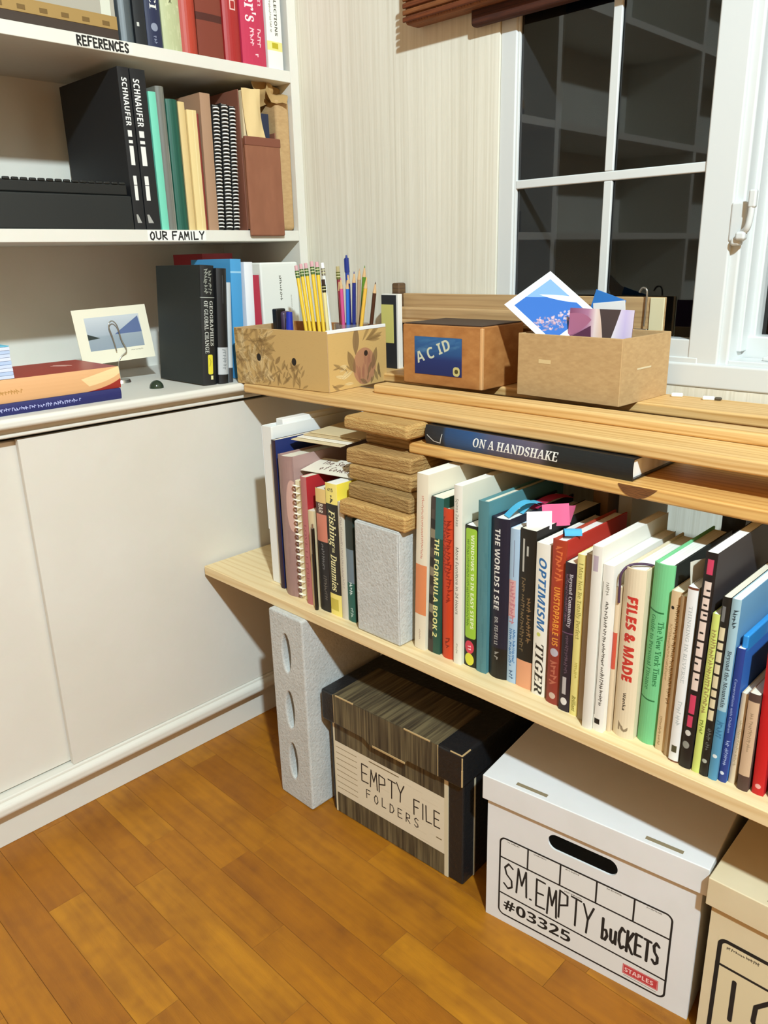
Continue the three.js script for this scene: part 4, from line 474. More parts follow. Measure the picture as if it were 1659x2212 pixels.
// the large book lying on the lower board
{
  const L = 0.345, b = thing('large_book', 'large dark hardback lying flat between the bench boards, spine lettered ON A HANDSHAKE', 'book', [0.5145, 0.7233, 0.303], 0);
  const h = 0.0295, rect = spineAtlas.add(1300, 112, (c, W, Hh) => {
    const g = c.createLinearGradient(0, 0, W, 0); g.addColorStop(0, '#1a1c22'); g.addColorStop(0.1, '#20242c'); g.addColorStop(0.12, '#1f3f66'); g.addColorStop(0.26, '#244a78'); g.addColorStop(0.36, '#4c4f6a'); g.addColorStop(0.6, '#5c5260'); g.addColorStop(0.66, '#16191a'); g.addColorStop(1, '#14181a'); c.fillStyle = g; c.fillRect(0, 0, W, Hh);
    c.strokeStyle = '#d8d8d4'; c.lineWidth = 5; c.beginPath(); c.moveTo(W * 0.012, Hh * 0.5); c.lineTo(W * 0.05, Hh * 0.8); c.lineTo(W * 0.085, Hh * 0.85); c.lineTo(W * 0.1, Hh * 0.35); c.stroke();
    c.fillStyle = '#f1efe8'; c.font = `bold italic ${Hh * 0.62}px serif`; c.textBaseline = 'middle'; c.fillText('ON A HANDSHAKE', W * 0.265, Hh * 0.5, W * 0.42);
  });
  const sp = spineGeo(h, L, 0.003, 0.0026, [0, 0, 1, 1], 8), uv = sp.attributes.uv, [u0, v0, u1, v1] = rect;
  for (let i = 0; i < uv.count; i++) { const a = uv.getX(i), q = uv.getY(i); uv.setXY(i, u0 + (u1 - u0) * q, v1 - (v1 - v0) * a); }
  sp.rotateZ(-Math.PI / 2); sp.translate(0, h / 2, 0); part('spine', sp, spineAtlas.m, b, [0, 0, -0.003]);
  part('front_cover', bx(0, h - 0.0026, -0.235, L, h, -0.005, 0.0008), col('#15181a', 0.3), b); part('back_cover', bx(0, 0, -0.235, L, 0.0026, -0.005, 0.0008), col('#15181a', 0.3), b);
  part('pages', bx(0.004, 0.0027, -0.231, L - 0.004, h - 0.0027, -0.006), M.pagesWhite, b);
}

// ---------------------------------------------------------------- boxes along the top of the bench
// open carton: local origin at the front left foot
function openBox(b, W, Dp, h, t, faces, inner, base = 0) {
  part('front_panel', bx(0, 0, -t, W, h, 0, 0.0012, 'x', 1), faces[0], b); part('back_panel', bx(0, 0, -Dp, W, h, -Dp + t, 0.0012, 'x', 1), inner, b);
  part('side_panel', bx(0, 0.0002, -Dp + t, t, h - 0.0003, -t, 0.0005, 'z', 1), faces[1] || faces[0], b); part('side_panel', bx(W - t, 0.0002, -Dp + t, W, h - 0.0003, -t, 0.0005, 'z', 1), faces[1] || faces[0], b); part('bottom', bx(t, 0.0005, -Dp + t, W - t, 0.003, -t), inner, b);
}
// toile pattern: leaves and blossoms in brown wash on kraft
function leaf(c, x, y, l, a, color, fat = 0.3) { c.save(); c.translate(x, y); c.rotate(a); c.fillStyle = color; c.beginPath(); c.moveTo(0, 0); c.quadraticCurveTo(l * 0.5, -l * fat, l, 0); c.quadraticCurveTo(l * 0.5, l * fat, 0, 0); c.fill(); c.strokeStyle = 'rgba(90,66,36,0.4)'; c.lineWidth = 1.5; c.beginPath(); c.moveTo(0, 0); c.lineTo(l, 0); c.stroke(); c.restore(); }
{
  const yaw = 5.5 * D, W = 0.245, Dp = 0.165, h = 0.107, b = thing('keepsake_box', 'kraft cardboard box with a brown floral print, full of pencils', 'box', [0.2565 - W * Math.cos(yaw), 0.7712, 0.267 + W * Math.sin(yaw)], yaw);
  openBox(b, W, Dp, h, 0.003, [M.kraft], M.kraftOrange);
  const K = 2800, front = boxAtlas.add(W * K, h * K, (c, w, hh) => {
    fill(c, w, hh, '#c6a266'); for (let i = 0; i < 500; i++) { c.fillStyle = `rgba(150,112,60,${rr(0.03, 0.1)})`; c.fillRect(rr(0, w), rr(0, hh), rr(2, 16), rr(1, 4)); }
    for (let i = 0; i < 150; i++) { const x = rr(-20, w * 0.34), y = rr(hh * 0.02, hh); leaf(c, x, y, rr(40, 110), rr(-2.2, 0.9), ['rgba(126,96,52,0.3)', 'rgba(104,76,40,0.25)', 'rgba(222,196,146,0.5)', 'rgba(150,116,66,0.3)'][Math.floor(rnd() * 4)], rr(0.16, 0.36)); }
    for (let i = 0; i < 40; i++) leaf(c, w * rr(0.35, 0.74), hh * rr(0.66, 1), rr(30, 80), rr(-2.6, -0.4), 'rgba(128,98,56,0.45)', 0.28);
    leaf(c, w * 0.45, hh * 0.6, 60, -0.8, 'rgba(120,90,50,0.6)', 0.4); leaf(c, w * 0.6, hh * 0.66, 70, -0.3, 'rgba(140,106,60,0.5)', 0.3);
    for (const [x, y] of [[0.27, 0.5], [0.655, 0.53]]) { c.fillStyle = '#1d130a'; c.beginPath(); c.ellipse(w * x, hh * y, 16, 20, 0, 0, 7); c.fill(); }
  });
  part('floral_print', lidPanel(front, W - 0.002, h - 0.002), boxAtlas.m, b, [W / 2, h / 2, 0.0003]);
  const side = boxAtlas.add(Dp * K, h * K, (c, w, hh) => {
    fill(c, w, hh, '#d0ab6a'); for (let i = 0; i < 300; i++) { c.fillStyle = `rgba(156,118,62,${rr(0.03, 0.1)})`; c.fillRect(rr(0, w), rr(0, hh), rr(2, 16), rr(1, 4)); }
    leaf(c, w * 0.45, hh * 0.45, 150, -1.5, 'rgba(122,92,60,0.75)', 0.34); c.fillStyle = 'rgba(178,124,92,0.85)'; c.beginPath(); c.ellipse(w * 0.6, hh * 0.66, w * 0.2, hh * 0.32, 0, 0, 7); c.fill(); c.fillStyle = 'rgba(150,92,72,0.35)'; for (let i = 0; i < 8; i++) { c.beginPath(); c.ellipse(w * rr(0.48, 0.72), hh * rr(0.5, 0.9), 10, rr(30, 70), rr(-0.3, 0.3), 0, 7); c.fill(); }
    leaf(c, w * 0.32, hh * 0.36, 130, 1.15, 'rgba(110,84,48,0.6)', 0.4); leaf(c, w * 0.82, hh * 0.36, 120, 1.9, 'rgba(110,84,52,0.6)', 0.36); for (let i = 0; i < 9; i++) leaf(c, w * rr(0.56, 0.7), hh * 0.22, rr(60, 140), rr(-0.9, 0.15), 'rgba(142,112,64,0.55)', 0.18); for (let i = 0; i < 12; i++) leaf(c, w * rr(0, 0.3), hh * rr(0.5, 0.95), rr(40, 100), rr(-0.6, 0.9), i % 2 ? 'rgba(226,202,150,0.8)' : 'rgba(120,92,54,0.5)', 0.2); for (let i = 0; i < 10; i++) leaf(c, w * rr(0.55, 0.9), hh * rr(0.8, 1), rr(30, 70), rr(-2.8, -0.3), 'rgba(104,82,50,0.5)', 0.35);
    c.fillStyle = '#2a1a0c'; c.beginPath(); c.arc(w * 0.63, hh * 0.44, 15, 0, 7); c.fill();
  });
  part('floral_print', lidPanel(side, Dp - 0.002, h - 0.002), boxAtlas.m, b, [W + 0.0003, h / 2, -Dp / 2], [0, Math.PI / 2, 0]);
  part('white_rim', bx(W - 0.0045, h - 0.0045, -Dp + 0.002, W + 0.001, h + 0.0016, -0.001, 0.0008, 'z', 1), col('#f2f2f0', 0.6), b);
  part('inner_flap', bx(0.006, h - 0.012, -0.03, W * 0.62, h - 0.0105, -0.0035, 0.0005), M.kraftOrange, b);
}
// pencils and pens standing in it
const pencil = (() => {
  const hex = (r0, r1, l, n = 6) => { const g = new THREE.CylinderGeometry(r1, r0, l, n); g.translate(0, l / 2, 0); return g; };
  return (o) => { // axis up, local origin at the foot
    const { from, to, body, kind, label, name = 'pencil', group } = o, A = new THREE.Vector3(...from), Bv = new THREE.Vector3(...to), l = A.distanceTo(Bv), t = thing(name, label, o.category || 'pencil', from, 0, group);
    t.quaternion.setFromUnitVectors(new THREE.Vector3(0, 1, 0), Bv.clone().sub(A).normalize());
    const m = col(body, 0.35);
    if (kind === 'eraser') { part('barrel', hex(0.0038, 0.0038, l - 0.024), m, t); const f = part('ferrule', merge(hex(0.0039, 0.0039, 0.014, 14), ...[0.002, 0.0068, 0.0118].map((y) => { const g = hex(0.0042, 0.0042, 0.002, 14); g.translate(0, y, 0); return g; })), o.ferrule || col('#4e6a2c', 0.35), t, [0, l - 0.024, 0]); for (const y of [0.0042, 0.0095]) part('ferrule_band', (() => { const g = new THREE.CylinderGeometry(0.00425, 0.00425, 0.0014, 14); return g; })(), col('#e2dca6', 0.35), f, [0, y + 0.0008, 0]); part('eraser', hex(0.0036, 0.0034, 0.010, 14), col(o.tip || '#d6a6a8', 0.9), t, [0, l - 0.010, 0]); }
    if (kind === 'point') { part('barrel', hex(0.0037, 0.0037, l - 0.02), m, t); part('sharpened_wood', hex(0.0037, 0.0012, 0.016, 12), col('#d2ac7c', 0.8), t, [0, l - 0.02, 0]); part('lead', hex(0.0012, 0.0003, 0.004, 8), m, t, [0, l - 0.004, 0]); }
    if (kind === 'pen') { part('barrel', hex(0.004, 0.004, l - 0.03, 14), m, t); part('cap', hex(0.0048, 0.0042, 0.026, 14), col(o.tip || body, 0.25), t, [0, l - 0.03, 0]); part('button', hex(0.0024, 0.0016, 0.006, 10), col(o.tip || body, 0.25), t, [0, l - 0.005, 0]); part('clip', bx(-0.0012, l - 0.03, 0.0046, 0.0012, l - 0.006, 0.006, 0.0004), col(o.tip || body, 0.25), t); }
    return t;
  };
})();
{
  const gy = 'yellow pencils leaning in the floral box';
  [[0.066, 0.988], [0.079, 0.991], [0.0925, 0.992], [0.109, 0.995], [0.123, 0.994]].forEach(([x, y], k) => pencil({ from: [x * 0.82 + 0.052, 0.79, 0.176], to: [x, y, 0.17 - k * 0.001], body: '#efc534', kind: 'eraser', label: 'yellow pencil with green ferrule and pink eraser in the floral box', group: gy }));
  pencil({ from: [0.1360, 0.79, 0.1420], to: [0.1090, 0.992, 0.1400], body: '#e9e8e2', kind: 'eraser', ferrule: M.metal, tip: '#f4f2ee', label: 'white patterned pencil beside the yellow pencils' });
  pencil({ from: [0.1400, 0.8, 0.1560], to: [0.1300, 0.962, 0.1580], body: '#efe0a0', kind: 'eraser', ferrule: col('#2c2a14', 0.4), tip: '#3a2216', label: 'pale yellow pencil with a dark ferrule next to the white one' });
  pencil({ from: [0.1500, 0.8, 0.1320], to: [0.1420, 0.985, 0.1300], body: '#7c2a34', kind: 'eraser', ferrule: col('#6b6a2e', 0.4), tip: '#b9a878', label: 'maroon pencil with an olive ferrule between the white pencil and the cup' });
  pencil({ from: [0.1780, 0.8, 0.1360], to: [0.1720, 1.004, 0.1340], body: '#2540a0', kind: 'pen', tip: '#23357f', name: 'ballpoint_pen', category: 'pen', label: 'tall blue ballpoint pen rising above the cup of coloured pencils' });
  const cp = [['#b02a44', 0.204, 0.953, 0.182, 'crimson'], ['#d8588e', 0.2135, 0.957, 0.186, 'pink'], ['#1c2268', 0.221, 0.966, 0.174, 'dark navy'], ['#2f6fd0', 0.2325, 0.957, 0.187, 'bright blue'], ['#26307e', 0.240, 0.968, 0.176, 'indigo'], ['#b79a7c', 0.2505, 0.973, 0.172, 'tan'], ['#5e8a2c', 0.2645, 0.978, 0.172, 'grass green']];
  for (const [c, x, y, z, n] of cp) pencil({ from: [0.186 + (x - 0.23) * 0.45, 0.805, z - 0.034], to: [x - 0.036, y + 0.008, z - 0.03], body: c, kind: 'point', name: 'coloured_pencil', label: n + ' coloured pencil standing point up in the clear cup', group: 'coloured pencils in the clear cup' });
  pencil({ from: [0.2160, 0.8, 0.1600], to: [0.2430, 0.966, 0.1520], body: '#e8b84a', kind: 'point', label: 'golden yellow pencil leaning against the rim beside the clear cup' });
  pencil({ from: [0.2260, 0.8, 0.1420], to: [0.2495, 0.957, 0.1360], body: '#4a2a1c', kind: 'point', label: 'dark brown pencil leaning beside the golden one' });
  const cup = new THREE.LatheGeometry([[0.0, 0], [0.027, 0], [0.029, 0.004], [0.0335, 0.105], [0.0325, 0.105], [0.028, 0.005], [0.0, 0.004]].map(([x, y]) => new THREE.Vector2(x, y)), 36);
  { const c = thing('plastic_cup', 'clear plastic cup holding coloured pencils in the floral box', 'cup', [0.187, 0.7995, 0.142]); part('cup_wall', cup, M.clear, c); c.position.y = 0.776; }
  { const g = thing('binder_clip', 'black binder clip and eraser end in the floral box near the black books', 'clip', [0.043, 0.8735, 0.20], 0); part('clip_body', bx(-0.009, -0.03, -0.012, 0.006, 0.035, 0.012, 0.003), col('#16171a', 0.35), g); }
  { const g = thing('correction_roller', 'dark purple plastic tool in the floral box beside the black clip', 'stationery', [0.061, 0.776, 0.19], 0); part('case', bx(-0.008, 0, -0.012, 0.012, 0.128, 0.012, 0.007), col('#4a3a52', 0.4), g, [0, 0, 0], [0, 0, 0.14]); }
  { const g = thing('marker_cap', 'glossy cobalt blue cap leaning in the floral box', 'stationery', [0.086, 0.776, 0.215], 0); part('cap', rod([0, 0, 0], [-0.006, 0.127, -0.01], 0.011, 0.006, 16), col('#1f33a8', 0.25), g); }
}
// small notebook by the wall
{ const n = thing('pocket_notebook', 'small white edged notebook with black and yellow cover behind the floral box', 'notebook', [0.202, 0.7868, 0.05], 0); part('pages', bx(-0.022, 0, -0.012, 0.022, 0.144, 0, 0.001), col('#eeeae0'), n); part('cover', bx(-0.022, 0, 0.0002, 0.0175, 0.142, 0.0016, 0.0006), col('#23262a'), n); part('label', bx(-0.022, 0.05, 0.0017, 0.011, 0.124, 0.0024, 0.0005), col('#d6cf76'), n); }
// cigar-style wooden box with a blue label
{
  const W = 0.172, Dp = 0.118, h = 0.104, b = thing('wooden_box', 'orange brown wooden box with a blue picture label, between the two cardboard boxes', 'box', [0.348, 0.7868, 0.171], 0.8 * D);
  part('body', bx(0, 0, -Dp, W, h - 0.002, 0, 0.0025, 'x', 2), M.kraftOrange, b); part('lid_panel', bx(0.003, h - 0.0026, -Dp + 0.003, W - 0.003, h, -0.003, 0.001), col('#3a2414'), b);
  part('corner_strip', bx(W - 0.005, 0.001, -0.006, W + 0.0005, h - 0.004, 0.0005, 0.0015), col('#d3a06a', 0.6), b);
  const rect = boxAtlas.add(300, 190, (c, w, hh) => { const g = c.createLinearGradient(0, 0, 0, hh); g.addColorStop(0, '#2a5f96'); g.addColorStop(0.45, '#1f4a80'); g.addColorStop(0.6, '#172a66'); g.addColorStop(1, '#141f58'); c.fillStyle = g; c.fillRect(0, 0, w, hh); for (let i = 0; i < 30; i++) { c.fillStyle = `rgba(120,160,190,${rr(0.04, 0.14)})`; c.beginPath(); c.ellipse(rr(20, w * 0.95), rr(10, hh * 0.4), rr(10, 50), rr(4, 14), -0.2, 0, 7); c.fill(); }
    c.save(); c.translate(22, hh * 0.72); c.rotate(-0.36); c.font = 'bold 78px sans-serif'; c.fillStyle = '#c9ccb4'; 'ACID'.split('').forEach((l, i) => c.fillText(l, [0, 70, 144, 176][i], [0, 4, 2, 0][i])); c.restore(); c.fillStyle = '#c8bc7a'; c.beginPath(); c.roundRect(w * 0.82, hh * 0.74, w * 0.14, hh * 0.24, 16); c.fill(); c.fillStyle = '#4a4018'; c.beginPath(); c.arc(w * 0.89, hh * 0.86, 11, 0, 7); c.fill(); });
  printed('picture_label', 0.103, 0.0635, 0.0006, rect, boxAtlas.m, b, [0.0795, 0.0505, 0.0004], [0, 0, 0]);
}
// plain carton with prints
{
  const W = 0.181, Dp = 0.14, h = 0.096, b = thing('carton', 'plain brown open carton holding postcards', 'box', [0.582, 0.7868, 0.158], -2.3 * D);
  openBox(b, W, Dp, h, 0.0035, [M.kraft], M.kraft);
  part('tape_strip', bx(W - 0.0002, 0.048, -0.085, W + 0.0004, 0.0505, -0.045, 0.0002, 'z', 1), col('#d9c8a4'), b); part('scuff', bx(0.04, 0.052, -0.0001, 0.062, 0.058, 0.0004, 0.0002, 'x', 1), col('#d8bd8c'), b);
  const A = boxAtlas.add(380, 400, (c, w, hh) => { fill(c, w, hh, '#eef0f0'); c.save(); c.beginPath(); c.rect(42, 42, w - 84, hh - 84); c.clip(); fill(c, w, hh, '#2f68b8'); c.fillStyle = '#7fa6da'; c.beginPath(); c.moveTo(w * 0.35, 0); c.lineTo(w, 0); c.lineTo(w, hh * 0.55); c.quadraticCurveTo(w * 0.7, hh * 0.4, w * 0.35, hh * 0.1); c.fill(); c.fillStyle = '#eef2f6'; c.beginPath(); c.moveTo(w * 0.55, hh * 0.2); c.quadraticCurveTo(w * 0.8, hh * 0.4, w, hh * 0.62); c.lineTo(w, hh * 0.75); c.quadraticCurveTo(w * 0.7, hh * 0.5, w * 0.55, hh * 0.2); c.fill(); for (let i = 0; i < 160; i++) { c.fillStyle = ['rgba(206,160,168,0.7)', 'rgba(170,130,150,0.6)', 'rgba(226,190,190,0.7)'][i % 3]; c.beginPath(); const t = rnd(); c.ellipse(w * (0.12 + 0.75 * t + rr(-0.05, 0.05)), hh * (0.55 + 0.3 * t + rr(-0.1, 0.16)), rr(4, 14), rr(3, 9), rr(-1, 1), 0, 7); c.fill(); } c.restore(); });
  const t1 = thing('postcard', 'white bordered postcard of a blue sky and snowy mountain tilted in the carton', 'postcard', [0.609, 0.9157, 0.1095]); printed('card', 0.1, 0.108, 0.0008, A, boxAtlas.m, t1, [0, 0, 0], [0, 0, 0]).rotation.set(-0.7, 0.77, 0.67, 'YXZ');
  const B = boxAtlas.add(420, 300, (c, w, hh) => { const g = c.createLinearGradient(0, 0, w, 0); g.addColorStop(0, '#8a4a6a'); g.addColorStop(0.3, '#b880a0'); g.addColorStop(0.42, '#f0dcd8'); g.addColorStop(0.52, '#e8c8b4'); g.addColorStop(0.7, '#f4ecf4'); g.addColorStop(0.88, '#cfc0e8'); g.addColorStop(1, '#e0d4e8'); c.fillStyle = g; c.fillRect(0, 0, w, hh); c.fillStyle = '#5a2a48'; c.beginPath(); c.moveTo(0, hh * 0.55); c.quadraticCurveTo(w * 0.2, hh * 0.42, w * 0.36, hh * 0.3); c.lineTo(w * 0.42, hh); c.lineTo(0, hh); c.fill(); c.fillStyle = '#b06a88'; c.beginPath(); c.moveTo(0, hh * 0.1); c.quadraticCurveTo(w * 0.25, hh * 0.05, w * 0.36, hh * 0.2); c.quadraticCurveTo(w * 0.2, hh * 0.45, 0, hh * 0.5); c.fill(); c.fillStyle = '#4a3a38'; c.beginPath(); c.moveTo(w * 0.47, 0); c.lineTo(w * 0.8, 0); c.quadraticCurveTo(w * 0.74, hh * 0.3, w * 0.69, hh * 0.5); c.lineTo(w * 0.66, hh * 0.9); c.lineTo(w * 0.58, hh * 0.9); c.quadraticCurveTo(w * 0.58, hh * 0.5, w * 0.47, 0); c.fill(); });
  const t2 = thing('postcard', 'rounded pink and purple picture card standing upright in the carton', 'postcard', [0.6985, 0.8905, 0.118]); printed('card', 0.108, 0.082, 0.001, B, boxAtlas.m, t2, [0, -0.0125, 0], [-0.08, -0.04, -0.01]);
  const t3 = thing('card', 'small bright blue card behind the white bordered postcard', 'card', [0.66, 0.882, 0.034]); part('card', bx(-0.035, -0.06, -0.001, 0.02, 0.053, 0, 0.0004), col('#2f7ac8', 0.5), t3, [0, 0, 0], [0, 0, -0.3]);
  const t4 = thing('card', 'plain white card showing between the blue card and the pink picture', 'card', [0.676, 0.888, 0.042]); part('card', bx(-0.03, -0.07, -0.001, 0.025, 0.037, 0, 0.0004), col('#f0eeec', 0.6), t4, [0, 0, 0], [0, 0, 0.1]);
}
// long wooden frame standing against the window behind the boxes
{
  const b = thing('wooden_tray', 'long tan wooden tray on edge behind the boxes, metal clasp at one end', 'tray', [0.2, 0.7868, 0.016], 0.9 * D);
  part('back_board', bx(0.006, 0, -0.008, 0.545, 0.144, 0.0, 0.0015), M.woodTan, b); part('moulding', bx(0.006, 0.094, 0.0, 0.33, 0.119, 0.016, 0.006, 'x', 4), M.woodTan, b); part('ledge', bx(0.006, 0.088, 0.0, 0.33, 0.096, 0.022, 0.003, 'x', 3), M.woodTan, b);
  part('end_post', bx(-0.014, 0, -0.01, 0.006, 0.164, 0.012, 0.004), M.woodDark, b); part('end_cap', bx(0.523, 0.0, 0.0, 0.546, 0.1435, 0.003, 0.001), col('#d6cda8', 0.6), b);
  part('clasp', merge(tube([[0.505, 0.151, 0.004], [0.51, 0.158, 0.005], [0.517, 0.156, 0.006], [0.518, 0.13, 0.006], [0.517, 0.1, 0.006]], 0.0016, 30, 6), bx(0.5, 0.09, 0.0, 0.522, 0.096, 0.006, 0.001)), M.metal, b);
}
for (const [x, l] of [[0.803, 'tiny white plastic chip on the bench at the window sill, nearer the carton'], [0.851, 'tiny white plastic piece with a dark end at the window sill']]) { const c = thing('plastic_chip', l, 'small item', [x - 0.012, 0.7868, 0.036], 0.3); part('chip', bx(-0.009, 0, -0.004, 0.008, 0.006, 0.004, 0.0022), col('#f2f2ee', 0.3), c); if (x > 0.84) part('dark_end', bx(0.008, 0.0005, -0.003, 0.018, 0.005, 0.003, 0.002), col('#4a4030', 0.5), c); }

// ---------------------------------------------------------------- on the cabinet counter
const Q = Math.PI / 2;
const shelfBook = (z0, z1, y, x, h, d, o) => book({ w: Math.abs(z0 - z1) * 0.97, h, d, pos: [x, y, (z0 + z1) / 2], turn: Q, ...o });
{
  const flat = (o) => { // a book lying down, spine towards the room (+x), seen from its long side; z1 is the right end
    const { z0, z1, x, y, t, d, cover, label, draw, top } = o, L = z0 - z1, b = thing('flat_book', label, 'book', [x, y, z0], 0, o.group);
    const rect = spineAtlas.add(L * 2400, t * 2400, (c, W, Hh) => { fill(c, W, Hh, cover); if (draw) draw(c, W, Hh); });
    const sp = spineGeo(t, L, 0.002, 0.002, [0, 0, 1, 1], 6), uv = sp.attributes.uv, [u0, v0, u1, v1] = rect; for (let i = 0; i < uv.count; i++) { const a = uv.getX(i), q = uv.getY(i); uv.setXY(i, u0 + (u1 - u0) * q, v1 - (v1 - v0) * a); }
    sp.rotateZ(-Q); sp.translate(0, t / 2, 0); sp.rotateY(Q); part('spine', sp, spineAtlas.m, b, [-0.002, 0, 0]);
    part('front_cover', bx(-d, t - 0.002, -L, -0.004, t, 0, 0.0006), col(top || cover, 0.4), b); part('back_cover', bx(-d, 0, -L, -0.004, 0.002, 0, 0.0006), col(cover, 0.4), b); part('pages', bx(-d + 0.003, 0.0021, -L + 0.003, -0.005, t - 0.0021, -0.003), M.pages, b); return b;
  };
  flat({ z0: 0.84, z1: 0.527, x: -0.008, y: CT, t: 0.019, d: 0.19, cover: '#1c1f5c', label: 'navy blue book lying under the red one on the counter', draw: (c, W, Hh) => { c.save(); c.translate(W * 0.3, Hh * 0.55); c.rotate(-Q); scrawl(c, 0, 0, W * 0.46, Hh * 0.36, '#b9bce0'); c.restore(); } });
  const red = flat({ z0: 0.85, z1: 0.524, x: -0.011, y: CT + 0.0192, t: 0.0375, d: 0.17, cover: '#e0ab78', top: '#a8352c', label: 'red covered book with a peach spine lying on the navy one', draw: (c, W, Hh) => { c.fillStyle = '#9a2a20'; c.beginPath(); c.moveTo(W, Hh * 0.55); c.quadraticCurveTo(W * 0.93, Hh * 0.9, W * 0.8, Hh); c.lineTo(W, Hh); c.fill(); c.fillStyle = '#f0cf9a'; c.beginPath(); c.moveTo(W, 0); c.lineTo(W * 0.78, Hh * 0.4); c.lineTo(W * 0.82, Hh * 0.75); c.quadraticCurveTo(W * 0.95, Hh * 0.6, W, Hh * 0.3); c.fill(); c.save(); c.translate(W * 0.3, Hh * 0.55); c.rotate(-Q); scrawl(c, 0, 0, W * 0.17, Hh * 0.22, '#b88646'); c.restore(); } });
  { const s = new THREE.Shape(); s.absellipse(0, 0, 0.09, 0.045, 0, 7); const hole = new THREE.Path(); hole.absellipse(0, 0, 0.08, 0.036, 0, 7); s.holes.push(hole); const g = new THREE.ExtrudeGeometry(s, { depth: 0.0004, bevelEnabled: false, curveSegments: 30 }); g.rotateX(-Q); g.rotateY(Q); part('cover_ring', g, col('#d8b8a8', 0.5), red, [-0.085, 0.0375, -0.19]); }
  { const n = thing('note_cards', 'stack of pale blue lined note cards on the red book', 'cards', [-0.012, CT + 0.0573, 0.704], 0); for (let k = 0; k < 9; k++) part('card_bundle', bx(-0.1 + rr(-0.001, 0.001), k * 0.0056, 0.001 * rnd(), -0.002 + rr(-0.0008, 0.0008), k * 0.0056 + 0.0052, 0.12, 0.0004), col(['#c9d4ec', '#b4c6e4', '#d6dcf0'][k % 3], 0.8), n); part('top_card', bx(-0.1, 0.0506, 0.0, -0.002, 0.0518, 0.12, 0.0003), col('#6cc0dc', 0.7), n); }
  // picture card in a wire clip stand
  const rect = boxAtlas.add(420, 300, (c, w, hh) => { fill(c, w, hh, '#ece4cc'); c.save(); c.beginPath(); c.rect(w * 0.14, hh * 0.16, w * 0.74, hh * 0.6); c.clip(); const g = c.createLinearGradient(0, hh * 0.16, 0, hh * 0.76); g.addColorStop(0, '#c9cdd0'); g.addColorStop(0.55, '#a8b0b8'); g.addColorStop(0.6, '#98a2aa'); g.addColorStop(1, '#8e99a4'); c.fillStyle = g; c.fillRect(0, 0, w, hh); c.fillStyle = '#5a6a92'; c.beginPath(); c.moveTo(w * 0.5, hh * 0.5); c.lineTo(w * 0.86, hh * 0.2); c.lineTo(w * 0.88, hh * 0.5); c.fill(); c.fillStyle = '#2c332e'; c.beginPath(); c.moveTo(w * 0.14, hh * 0.45); c.lineTo(w * 0.3, hh * 0.54); c.lineTo(w * 0.14, hh * 0.56); c.fill(); c.restore(); c.save(); c.translate(w * 0.68, hh * 0.82); c.rotate(-Q); scrawl(c, 0, 0, 70, 7, '#8a8474'); c.restore(); });
  const cd = thing('picture_card', 'cream mounted picture card of a lake and hills on the counter', 'picture card', [-0.2, 0.866, 0.428], 0); printed('card', 0.153, 0.106, 0.0012, rect, boxAtlas.m, cd, [0, 0, 0], [0, Q - 0.08, 0]).rotation.order = 'YXZ';
  cd.children[0].rotation.set(-0.16, Q - 0.06, 0.03, 'YXZ');
  const cl = thing('wire_card_holder', 'bent wire clip holding the picture card upright', 'card holder', [-0.19, CT, 0.42], 0);
  part('wire', tube([[-0.004, 0.002, 0.01], [0.0, 0.04, 0.012], [0.0, 0.052, 0.004], [0.004, 0.062, -0.006], [0.0, 0.085, 0.0], [-0.002, 0.115, 0.006], [-0.003, 0.122, 0.014], [-0.002, 0.116, 0.022], [0.0, 0.09, 0.018], [0.002, 0.064, 0.014]], 0.0012, 60, 6), M.metal, cl); part('base', new THREE.CylinderGeometry(0.018, 0.02, 0.006, 24), M.metal, cl, [-0.004, 0.003, 0.01]);
  { const g = new THREE.SphereGeometry(0.0135, 24, 12, 0, Math.PI * 2, 0, Math.PI * 0.5); g.scale(1, 1.1, 1); tag(mesh('glass_dome', g, MAT({ color: 0x2f3a2c, roughness: 0.15 })), 'small dark green domed glass pebble alone on the counter', 'ornament'); scene.children[scene.children.length - 1].position.set(-0.066, CT, 0.424); }
  // upright books at the right of the counter
  const GC = 'books standing on the counter by the floral box';
  shelfBook(0.3575, 0.3265, CT, -0.004, 0.222, 0.16, { hard: true, bulge: 0.003, cover: '#15181a', left: '#1f2422', right: '#15181a', group: GC, lean: 4.2, label: 'big black hardback with a yellow sticker at the foot of its spine', spine: (c, W, Hh) => { scrawl(c, W * 0.35, Hh * 0.04, Hh * 0.2, 26, '#8f9288', 3); scrawl(c, W * 0.65, Hh * 0.05, Hh * 0.19, 26, '#8f9288', 3); sq(c, W, Hh * 0.262, Hh * 0.266, '#c9ccc4'); vtext(c, 'GEOGRAPHIES', W * 0.68, Hh * 0.29, W * 0.34, '#d2d4cc', 'serif', 'bold', Hh * 0.38); vtext(c, 'OF GLOBAL CHANGE', W * 0.32, Hh * 0.29, W * 0.34, '#d2d4cc', 'serif', 'bold', Hh * 0.44); c.fillStyle = '#ded23a'; c.beginPath(); c.roundRect(W * 0.34, Hh * 0.74, W * 0.36, Hh * 0.17, 8); c.fill(); c.fillStyle = '#e6e0a0'; c.fillRect(W * 0.52, Hh * 0.92, W * 0.18, Hh * 0.035); c.strokeStyle = '#9a9026'; c.lineWidth = 3; c.beginPath(); c.moveTo(W * 0.45, Hh * 0.77); c.lineTo(W * 0.55, Hh * 0.8); c.lineTo(W * 0.46, Hh * 0.84); c.stroke(); } });
